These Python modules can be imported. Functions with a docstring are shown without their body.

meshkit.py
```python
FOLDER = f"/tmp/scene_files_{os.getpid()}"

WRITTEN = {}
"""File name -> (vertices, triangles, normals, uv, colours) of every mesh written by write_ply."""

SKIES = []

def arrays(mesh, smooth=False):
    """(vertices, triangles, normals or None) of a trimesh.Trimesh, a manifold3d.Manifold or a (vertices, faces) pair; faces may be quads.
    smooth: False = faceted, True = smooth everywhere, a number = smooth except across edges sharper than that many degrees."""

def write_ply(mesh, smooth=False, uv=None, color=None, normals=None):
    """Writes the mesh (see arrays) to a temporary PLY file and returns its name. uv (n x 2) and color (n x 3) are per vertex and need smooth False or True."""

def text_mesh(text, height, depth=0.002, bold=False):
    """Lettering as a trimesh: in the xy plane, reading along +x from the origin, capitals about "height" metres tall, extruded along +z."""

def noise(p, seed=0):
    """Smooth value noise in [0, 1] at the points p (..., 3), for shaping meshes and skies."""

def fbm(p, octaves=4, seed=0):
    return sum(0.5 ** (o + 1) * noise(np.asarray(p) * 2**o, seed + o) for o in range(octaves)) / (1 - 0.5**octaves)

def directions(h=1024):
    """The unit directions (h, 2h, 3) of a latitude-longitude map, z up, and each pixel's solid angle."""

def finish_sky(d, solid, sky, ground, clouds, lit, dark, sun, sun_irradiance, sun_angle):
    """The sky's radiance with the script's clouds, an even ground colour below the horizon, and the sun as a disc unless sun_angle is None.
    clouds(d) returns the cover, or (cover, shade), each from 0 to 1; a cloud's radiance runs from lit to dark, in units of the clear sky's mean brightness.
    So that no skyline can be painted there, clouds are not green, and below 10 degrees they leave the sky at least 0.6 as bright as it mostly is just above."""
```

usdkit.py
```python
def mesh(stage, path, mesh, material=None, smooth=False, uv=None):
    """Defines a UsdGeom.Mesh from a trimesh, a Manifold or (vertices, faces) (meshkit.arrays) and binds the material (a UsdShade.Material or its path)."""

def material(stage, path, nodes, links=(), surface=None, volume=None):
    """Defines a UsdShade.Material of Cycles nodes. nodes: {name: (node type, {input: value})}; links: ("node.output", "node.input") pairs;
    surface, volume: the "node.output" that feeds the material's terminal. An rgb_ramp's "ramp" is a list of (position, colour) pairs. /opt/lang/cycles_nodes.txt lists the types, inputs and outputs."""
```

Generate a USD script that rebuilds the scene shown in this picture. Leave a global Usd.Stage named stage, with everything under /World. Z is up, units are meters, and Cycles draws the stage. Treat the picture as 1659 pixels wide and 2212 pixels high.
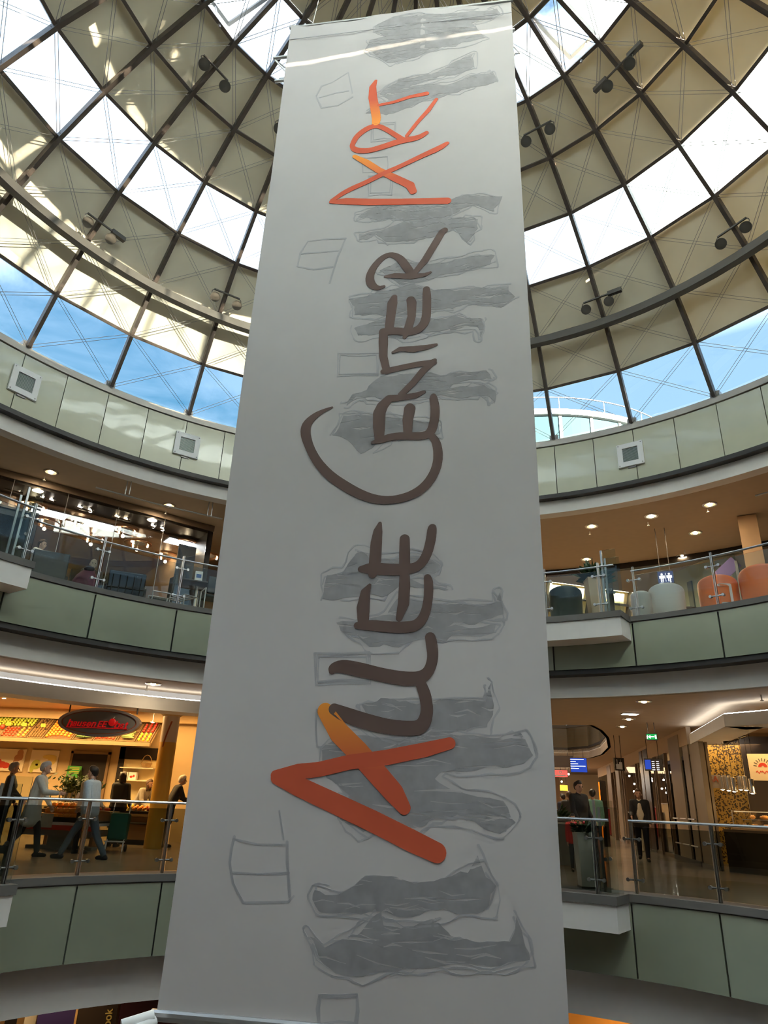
import math, random, numpy as np, trimesh, manifold3d, usdkit, meshkit
from pxr import Usd, UsdGeom, UsdLux, UsdShade, Gf, Sdf, Vt
from shapely.geometry import Polygon, LineString, Point, box as sbox
from shapely.ops import unary_union
random.seed(7); rng = np.random.default_rng(7)
stage = Usd.Stage.CreateInMemory()
UsdGeom.SetStageUpAxis(stage, 'Z'); UsdGeom.SetStageMetersPerUnit(stage, 1.0)
UsdGeom.Xform.Define(stage, '/World'); UsdGeom.Scope.Define(stage, '/World/Looks')
rad, sin, cos, pi = math.radians, math.sin, math.cos, math.pi
V = lambda *a: np.array(a, float)

# ---------------------------------------------------------------- camera, sky, sun, exposure
F_PX, PITCH, ROLL, YAW = 1490.344, 0.399075, 0.038844, -0.023317
EYE = V(0, -7.00, 1.2)
EXPOSURE = 0.0
fw = V(sin(YAW)*cos(PITCH), cos(YAW)*cos(PITCH), sin(PITCH))
_r = V(cos(YAW), -sin(YAW), 0); _u = np.cross(_r, fw)
rt = _r*cos(ROLL)+_u*sin(ROLL); up = -_r*sin(ROLL)+_u*cos(ROLL)
cam = UsdGeom.Camera.Define(stage, '/World/camera')
cam.AddTransformOp().Set(Gf.Matrix4d(*rt, 0, *up, 0, *(-fw), 0, *EYE, 1))
cam.CreateHorizontalApertureAttr(36.0); cam.CreateVerticalApertureAttr(48.0)
cam.CreateFocalLengthAttr(36.0*F_PX/1659); cam.CreateExposureAttr(EXPOSURE)
cam.CreateClippingRangeAttr((0.05, 2000))

def light_mat(path, nodes, links, surface):
    return usdkit.material(stage, path, nodes, links, surface=surface)
SUN_AZ, SUN_EL = 137.0, 7.0          # degrees clockwise from +y, low winter sun behind the viewer's right shoulder
sky = UsdLux.DomeLight.Define(stage, '/World/sky'); sky.CreateIntensityAttr(1.0)
skym = usdkit.material(stage, '/World/Looks/sky', {
    'tc': ('texture_coordinate', {}), 'sp': ('separate_xyz', {}),
    'rp': ('rgb_ramp', {'ramp': [(0, (.30, .38, .46)), (.18, (.33, .58, .74)), (.5, (.14, .45, .75)), (.72, (.10, .38, .73)), (1, (.11, .38, .7))]}),
    'mp': ('mapping', {'scale': (1.6, 1.6, 3.2), 'location': (1.3, .4, 2.1)}),
    'cn': ('noise_texture', {'scale': 2.2, 'detail': 6.0, 'roughness': .58, 'distortion': .5}),
    'cm': ('map_range', {'from_min': .34, 'from_max': .56, 'to_min': 0.0, 'to_max': 1.0, 'clamp': True}),
    'hz': ('map_range', {'from_min': .56, 'from_max': .68, 'to_min': .06, 'to_max': 1.0, 'clamp': True}),
    'hy': ('map_range', {'from_min': .77, 'from_max': .86, 'to_min': 1.0, 'to_max': .55, 'clamp': True}),
    'mu': ('math', {'math_type': 'multiply'}), 'mv': ('math', {'math_type': 'multiply'}),
    'mx': ('mix_color', {'b': (6.6, 6.9, 7.2), 'use_clamp': False}),
    'bg': ('background_shader', {'strength': 1.0})},
    [('tc.generated', 'sp.vector'), ('sp.z', 'rp.fac'), ('tc.generated', 'mp.vector'), ('mp.vector', 'cn.vector'), ('cn.fac', 'cm.value'), ('sp.z', 'hz.value'),
     ('cm.result', 'mu.value1'), ('hz.result', 'mu.value2'), ('sp.z', 'hy.value'), ('mu.value', 'mv.value1'), ('hy.result', 'mv.value2'), ('mv.value', 'mx.fac'), ('rp.color', 'mx.a'), ('mx.result', 'bg.color')], surface='bg.background')
UsdShade.MaterialBindingAPI.Apply(sky.GetPrim()).Bind(skym)
sun = UsdLux.DistantLight.Define(stage, '/World/sun'); sun.CreateAngleAttr(0.6); sun.CreateIntensityAttr(40.0); sun.CreateNormalizeAttr(True); sun.CreateColorAttr((1.0, .86, .62))
sun.AddRotateXYZOp().Set((90-SUN_EL, 0, 180-SUN_AZ))

# ---------------------------------------------------------------- names, materials
_cnt = {}
def path_of(name, parent=None):
    base = str(parent.GetPath()) if parent is not None else '/World'
    k = _cnt.get((base, name), 0); _cnt[(base, name)] = k+1
    return f'{base}/{name}' + (f'_{k:03d}' if k else '')
def tag(p, label=None, cat=None, group=None, kind=None):
    p = p.GetPrim() if hasattr(p, 'GetPrim') else p
    for k, v in (('label', label), ('category', cat), ('group', group), ('kind', kind)):
        if v: p.SetCustomDataByKey(k, v)
    return p
def thing(name, label=None, cat=None, loc=(0, 0, 0), rz=0, group=None, kind=None, scale=None):
    x = UsdGeom.Xform.Define(stage, path_of(name)); x.AddTranslateOp().Set(Gf.Vec3d(*map(float, loc))); x.AddRotateZOp().Set(float(rz))
    if scale: x.AddScaleOp().Set(Gf.Vec3f(*scale))
    return tag(x, label, cat, group, kind)
def part(name, mesh, mat, parent=None, smooth=False, label=None, kind=None):
    m = usdkit.mesh(stage, path_of(name, parent), mesh, MAT[mat] if isinstance(mat, str) else mat, smooth=smooth)
    return tag(m, label, kind=kind)
def solo(name, mesh, mat, label, cat, smooth=False, group=None, kind=None):
    return tag(part(name, mesh, mat, None, smooth), label, cat, group, kind)
def struct(name, mesh=None, mat=None, label=None, smooth=False):
    if mesh is None: return thing(name, label, kind='structure')
    return tag(part(name, mesh, mat, None, smooth), label, kind='structure')
def copy(src, name, loc, rz=0, label=None, cat=None, group=None, scale=None):
    c = thing(name, label, cat, loc, rz, group, scale=scale)
    c.GetReferences().AddInternalReference(src.GetPath()); c.SetInstanceable(True)
    return c
MAT = {}
def mat(name, color, rough=.5, metal=0.0, spec=.5, var=0.0, vscale=6.0, emit=None, trans=0.0, tcol=None, bump=0.0, coat=0.0, rand=0.0, stretch=None):
    N, L = {'p': ('principled_bsdf', {'base_color': color, 'roughness': rough, 'metallic': metal, 'specular_ior_level': spec, 'coat_weight': coat})}, []
    out = 'p.BSDF'
    if emit: N['p'][1].update(emission_color=emit[0], emission_strength=emit[1])
    if var or bump:
        N['tc'] = ('texture_coordinate', {}); N['n'] = ('noise_texture', {'scale': vscale, 'detail': 4.0})
        if stretch:
            N['mp'] = ('mapping', {'scale': stretch}); L += [('tc.object', 'mp.vector'), ('mp.vector', 'n.vector')]
        else: L += [('tc.object', 'n.vector')]
    if var:
        c = np.array(color)
        N['r'] = ('rgb_ramp', {'ramp': [(.3, tuple(np.clip(c*(1-var), 0, 1))), (.7, tuple(np.clip(c*(1+var), 0, 1)))]}); L += [('n.fac', 'r.fac'), ('r.color', 'p.base_color')]
    if rand:
        N['o'] = ('object_info', {}); N['h'] = ('hsv', {'color': color}); N['hr'] = ('map_range', {'to_min': 1-rand, 'to_max': 1+rand})
        L += [('o.random', 'hr.value'), ('hr.result', 'h.value'), ('h.color', 'p.base_color')]
    if bump:
        N['b'] = ('bump', {'strength': bump, 'distance': .01}); L += [('n.fac', 'b.height'), ('b.normal', 'p.normal')]
    if trans:
        N['t'] = ('translucent_bsdf', {'color': tcol or color}); N['m'] = ('mix_closure', {'fac': trans}); L += [('p.BSDF', 'm.closure1'), ('t.BSDF', 'm.closure2')]
        out = 'm.closure'
    MAT[name] = usdkit.material(stage, f'/World/Looks/{name}', N, L, surface=out); return MAT[name]
def glass(name, tint=(1, 1, 1), ior=1.45, rough=0.0, gloss=1.0, haze=0.0):
    N = {'t': ('transparent_bsdf', {'color': tint}), 'g': ('glossy_bsdf', {'color': (gloss,)*3, 'roughness': rough}), 'f': ('fresnel', {'IOR': ior}), 'm': ('mix_closure', {})}
    L = [('f.fac', 'm.fac'), ('t.BSDF', 'm.closure1'), ('g.BSDF', 'm.closure2')]; out = 'm.closure'
    if haze:
        N['d'] = ('translucent_bsdf', {'color': (.80, .91, 1.0)}); N['m2'] = ('mix_closure', {'fac': haze}); L += [('m.closure', 'm2.closure1'), ('d.BSDF', 'm2.closure2')]; out = 'm2.closure'
    MAT[name] = usdkit.material(stage, f'/World/Looks/{name}', N, L, surface=out)
def glow(name, color, strength):
    MAT[name] = usdkit.material(stage, f'/World/Looks/{name}', {'e': ('emission', {'color': color, 'strength': strength*1.4})}, [], surface='e.emission')

# ---------------------------------------------------------------- shapes
def J(ms): return trimesh.util.concatenate([m for m in ms if m is not None])
def tm(v, f): return trimesh.Trimesh(np.array(v, float), np.array(f), process=False)
def pol(a, r, z=0.0): return V(r*sin(rad(a)), r*cos(rad(a)), z)            # a: degrees clockwise from +y
def bx(x0, x1, y0, y1, z0, z1):
    m = trimesh.creation.box((abs(x1-x0), abs(y1-y0), abs(z1-z0))); m.apply_translation(((x0+x1)/2, (y0+y1)/2, (z0+z1)/2)); return m
def fr(o, ex, ez=(0, 0, 1)):
    """Frame: origin o, x axis ex, z axis ez."""
    ex = np.array(ex, float); ex /= np.linalg.norm(ex); ez = np.array(ez, float); ez = ez-ex*(ez@ex); ez /= np.linalg.norm(ez)
    T = np.eye(4); T[:3, 0] = ex; T[:3, 1] = np.cross(ez, ex); T[:3, 2] = ez; T[:3, 3] = o; return T
def put(m, T): m = m.copy(); m.apply_transform(T); return m
def rod(p0, p1, r, n=8, r1=None):
    p0, p1 = np.array(p0, float), np.array(p1, float); d = p1-p0; L = np.linalg.norm(d); d /= L
    a = np.cross(d, (0, 0, 1) if abs(d[2]) < .9 else (1, 0, 0)); a /= np.linalg.norm(a); b = np.cross(d, a); r1 = r if r1 is None else r1
    t = np.arange(n)*2*pi/n; c = np.cos(t)[:, None]*a+np.sin(t)[:, None]*b
    v = np.vstack([p0+c*r, p1+c*r1, [p0], [p1]]); i = np.arange(n); j = (i+1) % n
    f = np.vstack([np.stack([i, j, j+n], 1), np.stack([i, j+n, i+n], 1), np.stack([j, i, np.full(n, 2*n)], 1), np.stack([i+n, j+n, np.full(n, 2*n+1)], 1)])
    return tm(v, f[:, ::-1])
def tube(pts, r, n=8): return J([rod(pts[i], pts[i+1], r, n) for i in range(len(pts)-1)])
def sweep(prof, a0, a1, n=None):
    """Closed (r, z) profile turned about the atrium axis from a0 to a1 (a full turn closes on itself)."""
    full = abs(a1-a0) > 359.9; n = n or max(1, int(abs(a1-a0)/2.8125+.5)); prof = np.array(prof, float); k = len(prof)
    A = np.linspace(a0, a1, n+1)[:n if full else n+1]
    v = np.vstack([np.stack([prof[:, 0]*sin(rad(a)), prof[:, 0]*cos(rad(a)), prof[:, 1]], 1) for a in A]); f = []
    for s in range(n):
        b, c = s*k, ((s+1) % len(A))*k
        for i in range(k): j = (i+1) % k; f += [(b+i, b+j, c+j), (b+i, c+j, c+i)]
    if not full:
        tri = trimesh.creation.triangulate_polygon(Polygon(prof), engine='earcut'); idx = [int(np.argmin(((prof-p)**2).sum(1))) for p in tri[0]]
        for t in tri[1]: t = [idx[q] for q in t]; f += [t, [q+n*k for q in t[::-1]]]
    m = tm(v, f); trimesh.repair.fix_normals(m); return m
def sector(r0, r1, z0, z1, a0, a1, n=None): return sweep([(r0, z0), (r1, z0), (r1, z1), (r0, z1)], a0, a1, n)
def lathe(prof, n=16, at=(0, 0, 0)):
    """Open or closed profile of (r, z) turned about z."""
    prof = np.array(prof, float); k = len(prof); t = np.arange(n)*2*pi/n
    v = np.vstack([np.stack([p[0]*np.cos(t), p[0]*np.sin(t), np.full(n, p[1])], 1) for p in prof]); i = np.arange(n); j = (i+1) % n; f = []
    for s in range(k-1): f += [np.stack([i+s*n, j+s*n, j+(s+1)*n], 1), np.stack([i+s*n, j+(s+1)*n, i+(s+1)*n], 1)]
    return tm(v+np.array(at), np.vstack(f))
def ball(c, r, sub=1, s=(1, 1, 1)):
    m = trimesh.creation.icosphere(sub, r); m.apply_scale(s); m.apply_translation(c); return m
def prism(poly, T, d0, d1):
    """Polygon in the frame's x-z plane, from depth d0 to d1 along its y."""
    ms = []
    for g in getattr(poly, 'geoms', [poly]):
        if g.is_empty or g.area < 1e-7: continue
        m = trimesh.creation.extrude_polygon(g, d1-d0, engine='earcut'); v = m.vertices.copy(); m.vertices = np.stack([v[:, 0], d0+v[:, 2], v[:, 1]], 1); m.faces = m.faces[:, ::-1]; ms.append(m)
    return put(J(ms), T)
def rbox(w, d, h, r=.02):
    s = manifold3d.Manifold.sphere(r, 12); b = [s.translate((x*(w/2-r), y*(d/2-r), z)) for x in (-1, 1) for y in (-1, 1) for z in (r, h-r)]
    return unman(manifold3d.Manifold.batch_hull(b))
def unman(m):
    q = m.to_mesh(); return tm(q.vert_properties[:, :3], q.tri_verts)
def wstroke(pts):
    """Brush stroke: (x, y, width) points -> outline polygon."""
    P = [Point(x, y).buffer(w/2, 6) for x, y, w in pts]
    return unary_union([unary_union([P[i], P[i+1]]).convex_hull for i in range(len(P)-1)])
def text(s, T, h, depth=.004, bold=True, center=True):
    m = meshkit.text_mesh(s, h, depth, bold)
    if center: m.apply_translation((-m.bounds[:, 0].mean(), -h/2, 0))
    v = m.vertices.copy(); m.vertices = np.stack([v[:, 0], -v[:, 2], v[:, 1]], 1); return put(m, T)     # reads along x, faces -y
# a pixel of the photograph as a point on a surface of the place
def ray(x, y): return fw+rt*(x-829.5)/F_PX-up*(y-1106)/F_PX
def at_z(x, y, z): d = ray(x, y); return EYE+d*(z-EYE[2])/d[2]
def at_r(x, y, r):
    d = ray(x, y); a = d[0]**2+d[1]**2; b = 2*EYE[1]*d[1]; c = EYE[1]**2-r*r; return EYE+d*(-b+math.sqrt(b*b-4*a*c))/(2*a)
def at_d(x, y, D): d = ray(x, y); return EYE+d*D/math.hypot(d[0], d[1])
def at_pl(x, y, o, n): d = ray(x, y); o, n = np.array(o, float), np.array(n, float); return EYE+d*((o-EYE)@n)/(d@n)

# ---------------------------------------------------------------- materials of the building
mat('steel_dark', (.085, .07, .062), .45, .3, var=.15)
mat('steel_beam', (.085, .077, .065), .5)
mat('steel_bright', (.62, .63, .64), .28, .9)
mat('steel_grey', (.33, .33, .33), .4, .6)
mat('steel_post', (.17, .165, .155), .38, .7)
mat('roof_cloth', (.72, .70, .60), .75, var=.05, vscale=1.5, trans=.10, tcol=(.66, .54, .27))
mat('green_panel', (.27, .30, .23), .14, spec=.9, var=.03, vscale=2.0, coat=1.0)
mat('drum_panel', (.50, .505, .375), .2, spec=.8, var=.03, vscale=2.0, coat=.6)
mat('sill_metal', (.45, .43, .40), .4, .3)
mat('plaster_white', (.76, .74, .72), .8, var=.02)
mat('plaster_warm', (.50, .385, .27), .8, var=.03)
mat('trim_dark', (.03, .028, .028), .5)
mat('coping', (.13, .125, .12), .75, spec=.2)
mat('floor_stone', (.26, .20, .135), .22, var=.10, vscale=1.3, coat=.2)
mat('floor_dark', (.30, .27, .24), .35)
glass('pane_glass', (.93, .97, 1.0), 1.4)
glass('rail_glass', (.86, .90, .89), 1.28)
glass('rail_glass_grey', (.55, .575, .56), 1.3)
mat('floor_shade', (.13, .11, .09), .4)
glass('frosted_glass', (.93, .97, 1.0), 1.3, haze=.72)
glass('shop_glass', (.92, .92, .92), 1.5)

# ---------------------------------------------------------------- the setting: floors, ceilings, edges
K0, DK = -77.753, 11.25
ka = lambda k: K0+DK*k
R1, R2, R3, ROUT = 6.83, 8.535, 10.4, 43.6
LEV = {1: dict(r=R1, floor=0.0, cop=-.127, pan=-1.162, w=-1.83, rail=1.075), 2: dict(r=R2, floor=4.93, cop=4.805, pan=3.924, w=3.40, rail=5.93)}
Z2C, Z1C = 8.40, 3.40
struct('floor_ground', sector(.05, ROUT, -5.2, -4.93, 0, 360, 64), 'floor_shade')
VOID = Polygon([(2.0, 13.9), (5.45, 13.0), (6.1, 14.3), (6.9, 16.4), (8.0, 20.0), (8.75, 23.6), (8.9, 26.0), (8.3, 27.4), (6.5, 27.9), (2.0, 28.2)])
for L, d in LEV.items():
    r, nm = d['r'], {1: 'lower', 2: 'upper'}[L]
    ring = Point(0, 0).buffer(ROUT, 32).difference(Point(0, 0).buffer(r+.42, 32)); cei = Point(0, 0).buffer(ROUT, 32).difference(Point(0, 0).buffer(r+.45, 32))
    if L == 2: ring, cei = ring.difference(VOID), cei.difference(VOID)
    slab = lambda pg, z0, z1: J([put(trimesh.creation.extrude_polygon(g, z1-z0, engine='earcut'), np.array([[1, 0, 0, 0], [0, 1, 0, 0], [0, 0, 1, z0], [0, 0, 0, 1.]])) for g in getattr(pg, 'geoms', [pg])])
    struct(f'floor_{nm}', slab(ring, d['w']+.3, d['floor']), 'floor_stone')
    struct(f'ceiling_below_{nm}', slab(cei, d['w'], d['w']+.28), 'plaster_warm')
    struct(f'trim_fascia_{nm}', sweep([(r+.35, d['w']), (r+.50, d['w']), (r+.50, d['pan']), (r+.35, d['pan'])], 0, 360, 128), 'plaster_white', smooth=30)
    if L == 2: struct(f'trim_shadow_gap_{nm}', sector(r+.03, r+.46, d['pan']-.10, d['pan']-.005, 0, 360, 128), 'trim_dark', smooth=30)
    w = struct(f'wall_parapet_{nm}')
    for k in range(32):
        part('cladding_panel', sector(r, r+.05, d['pan'], d['cop'], ka(k)+.11, ka(k+1)-.11, 6), 'green_panel', w, smooth=30)
    part('backing', sector(r+.08, r+.42, d['pan'], d['cop']-.01, 0, 360, 128), 'trim_dark', w)
    struct(f'trim_coping_{nm}', J([sector(r-.03, r+.44, d['cop']+.02, d['floor'], 0, 360, 128), sector(r+.01, r+.1, d['cop']-.02, d['cop']+.02, 0, 360, 128)]), 'coping', smooth=30)
struct('ceiling_upper', sector(R3+.38, 15.4, Z2C, Z2C+.2, 0, 360, 128), 'plaster_warm')
struct('trim_fascia_roof', sector(R3+.10, R3+.42, 8.35, 8.70, 0, 360, 128), 'plaster_white', smooth=30)
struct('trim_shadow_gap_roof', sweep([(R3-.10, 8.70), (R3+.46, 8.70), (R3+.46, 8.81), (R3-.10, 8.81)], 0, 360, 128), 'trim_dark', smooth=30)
w = struct('wall_drum')
for k in range(64):
    part('cladding_panel', sector(R3, R3+.05, 8.83, 10.25, ka(k/2)+.05, ka(k/2+.5)-.05, 4), 'drum_panel', w, smooth=30)
part('backing', sector(R3+.08, R3+.5, 8.8, 10.3, 0, 360, 128), 'trim_dark', w)
struct('trim_sill', J([sector(R3-.04, R3+.5, 10.27, 10.40, 0, 360, 128), sector(R3+.02, R3+.3, 10.40, 10.47, 0, 360, 128)]), 'sill_metal', smooth=30)
struct('roof_deck', sector(R3+.5, 15.4, 8.82, 9.0, 0, 360, 64), 'floor_dark')

# ---------------------------------------------------------------- the dome
ZC, RS = 5.454, 11.628
ph = [64.23-6.75*k for k in range(10)]
def node(k, i, dr=0.0):
    p = rad(ph[i] if i < 10 else 0.0); return pol(ka(k), (RS+dr)*sin(p), ZC+(RS+dr)*cos(p))
def beam(p, q, w, up_, h):
    """Box beam from p to q: width w, depth h inwards along -up_."""
    p, q = np.array(p), np.array(q); d = (q-p)/np.linalg.norm(q-p); n = np.array(up_, float); n -= d*(n@d); n /= np.linalg.norm(n); s = np.cross(d, n)*w/2
    v = [x+a*s+b*n for x in (p, q) for a, b in ((-1, 0), (1, 0), (1, -h), (-1, -h))]
    m = tm(v, [(0, 1, 2), (0, 2, 3), (4, 6, 5), (4, 7, 6), (0, 4, 5), (0, 5, 1), (1, 5, 6), (1, 6, 2), (2, 6, 7), (2, 7, 3), (3, 7, 4), (3, 4, 0)]); trimesh.repair.fix_normals(m); return m
dome = thing('ceiling_dome', 'glass and fabric dome over the round atrium', kind='structure')
GLASS_ROWS = (0, 3, 6)
C0 = V(0, 0, ZC)
def cell(k, i, inset=.035, off=.03, thick=.03):
    c = [node(k, i), node(k+1, i), node(k+1, i+1), node(k, i+1)]; m = sum(c)/4; c = [x+(m-x)/np.linalg.norm(m-x)*inset for x in c]
    n = (m-C0)/np.linalg.norm(m-C0); v = [x+n*off for x in c]+[x+n*(off+thick) for x in c]
    q = tm(v, [(0, 2, 1), (0, 3, 2), (4, 5, 6), (4, 6, 7), (0, 1, 5), (0, 5, 4), (1, 2, 6), (1, 6, 5), (2, 3, 7), (2, 7, 6), (3, 0, 4), (3, 4, 7)]); trimesh.repair.fix_normals(q); return q
OPEN = {(1, 6), (11, 6)}                                              # two roof vents stand open
for k in range(32):
    part('rib', J([beam(node(k, i), node(k, i+1), .085, node(k, i)-C0, .17) for i in range(8)]), 'steel_dark', dome)
    for i in range(9):
        if (k, i) in OPEN: continue
        part('glass_pane' if i in GLASS_ROWS else 'roof_panel', cell(k, i), ('pane_glass' if i == 0 else 'frosted_glass') if i in GLASS_ROWS else 'roof_cloth', dome)
for i in range(1, 10):
    part('ring_purlin', J([beam(node(k, i), node(k+1, i), .07, (node(k, i)+node(k+1, i))/2-C0, .12) for k in range(32)]), 'steel_dark', dome)
part('crown_plate', lathe([(0.02, ZC+RS*cos(rad(3.5))-.1), (.75, ZC+RS*cos(rad(3.5))-.1), (.75, ZC+RS*cos(rad(3.5))+.1), (.02, ZC+RS+.1)], 24), 'roof_cloth', dome)
n2 = node(0, 2); r2_, z2_ = math.hypot(n2[0], n2[1]), n2[2]
part('ring_beam', sector(r2_-.34, r2_-.16, z2_-.40, z2_-.20, 0, 360, 96), 'steel_beam', dome, smooth=30)
part('ring_beam_hanger', J([rod(pol(ka(k), r2_-.25, z2_-.25), node(k, 2, -.1), .03) for k in range(32)]), 'steel_dark', dome)
far = []
for k in range(32):
    for i in range(8):
        for a, b in (((k, i), (k+1, i+1)), ((k+1, i), (k, i+1))):
            p, q = node(*a, -.10), node(*b, -.10); s = np.cross(q-p, p-C0); s = s/np.linalg.norm(s)*.032
            m = J([rod(p+s, q+s, .0065, 4), rod(p-s, q-s, .0065, 4)])
            if 0 <= k < 14: part('tie_rod', m, 'steel_grey', dome)
            else: far.append(m)
part('tie_rods', J(far), 'steel_grey', dome, kind='stuff')
for k in range(32):
    a = ka(k); p = node(k, 0)
    part('rib_shoe', J([put(bx(-.11, .11, -.05, .12, -.20, .10), fr(p+s*.0, pol(a+90, 1))) for s in (0,)]), 'steel_grey', dome)
for (k, i) in OPEN:                                                   # the open vents: a framed pane turned up about its upper edge
    c = [node(k, i, .06), node(k+1, i, .06), node(k+1, i+1, .06), node(k, i+1, .06)]; m = sum(c)/4; n = (m-C0)/np.linalg.norm(m-C0)
    lift = .75
    c = [c[0]+n*lift, c[1]+n*lift, c[2], c[3]]; m = sum(c)/4; c = [x+(m-x)*.06 for x in c]
    v = thing('roof_vent', f'open roof vent flap of the dome at the {"left" if k < 5 else "right"} of the hanging banner', 'roof vent')
    for s in range(4): part('frame', beam(c[s], c[(s+1) % 4], .07, n, .06), 'steel_grey', v)
    part('pane', tm([*[x for x in c], *[x+n*.02 for x in c]], [(0, 2, 1), (0, 3, 2), (4, 5, 6), (4, 6, 7), (0, 1, 5), (0, 5, 4), (1, 2, 6), (1, 6, 5), (2, 3, 7), (2, 7, 6), (3, 0, 4), (3, 4, 7)]), 'pane_glass', v)
    e = node(k+.5, i, -.25)
    part('actuator', J([rod(node(k+.5, i, -.1), e+(c[0]+c[1]-2*e)*.02, .03), rod(e, (c[0]+c[1])/2, .022)]), 'steel_bright', v)

# ---------------------------------------------------------------- the roof house whose shadow keeps the low sun off the drum, and the neighbouring glass vault
ra = pol(SUN_AZ, 24)
struct('roof_house', put(bx(-24, 24, -3, 3, 8.9, 13.6), fr((ra[0], ra[1], 0), pol(SUN_AZ+90, 1))), 'plaster_white')
# ---------------------------------------------------------------- balustrades
def balustrade(L, spans, label):
    d = LEV[L]; z0, zr = d['floor'], d['rail']
    b = thing('glass_balustrade', label, 'balustrade')
    rails = []
    for r, a0, a1, ks in spans:
        part('handrail', J([sweep([(r+.022*cos(t), zr+.022*sin(t)) for t in np.arange(8)*pi/4], a0, a1)]), 'steel_bright', b, smooth=40)
        for k in ks:
            a = ka(k); T = fr(pol(a, r), pol(a+90, 1))
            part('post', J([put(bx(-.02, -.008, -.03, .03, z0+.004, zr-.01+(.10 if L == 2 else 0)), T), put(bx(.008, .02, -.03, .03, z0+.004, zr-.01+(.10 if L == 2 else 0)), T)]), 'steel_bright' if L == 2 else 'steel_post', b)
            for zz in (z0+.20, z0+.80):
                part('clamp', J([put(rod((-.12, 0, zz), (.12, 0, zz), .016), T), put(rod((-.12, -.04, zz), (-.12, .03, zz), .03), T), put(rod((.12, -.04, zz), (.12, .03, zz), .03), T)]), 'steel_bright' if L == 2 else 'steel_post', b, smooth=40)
        kk = sorted(set([(a0-K0)/DK, *ks, (a1-K0)/DK]))
        for u, v in zip(kk[:-1], kk[1:]):
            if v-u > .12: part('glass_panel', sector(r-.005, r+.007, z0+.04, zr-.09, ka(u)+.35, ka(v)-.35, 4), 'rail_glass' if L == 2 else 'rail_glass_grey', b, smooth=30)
    return b
def platform(L, a0, a1, label):
    d = LEV[L]; r, z = d['r'], d['floor']
    p = thing('landing_platform', label, 'platform')
    part('box', sector(r-.60, r-.004, d['cop']-.375, d['cop'], a0, a1), 'plaster_white', p, smooth=30)
    part('coping', sector(r-.63, r-.034, d['cop']+.002, z, a0-.2, a1+.2), 'coping', p, smooth=30)
A_L, A_R = ka(2.06), ka(9.97)
for L in (1, 2):
    nm = {1: 'lower', 2: 'upper'}[L]; r = LEV[L]['r']
    platform(L, ka(-2), A_L, f'white boxed landing jutting into the atrium at the left, {nm} gallery')
    platform(L, ka(7.0), A_R, f'white boxed landing jutting into the atrium right of the banner, {nm} gallery')
    balustrade(L, [(r+.10, A_L+.6, A_R-DK*3.0, [3, 4, 5, 6]), (r+.10, A_R+.7, ka(14), [10.06, 11, 12, 13])], f'glass balustrade with steel handrail along the round {nm} gallery')
    balustrade(L, [(r-.50, ka(-2), A_L-.4, [0, 1, 1.96])], f'glass balustrade around the left landing of the {nm} gallery')
    balustrade(L, [(r-.50, ka(7), A_R-.5, [8, 9, 9.72])], f'glass balustrade around the landing right of the banner on the {nm} gallery')

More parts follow.
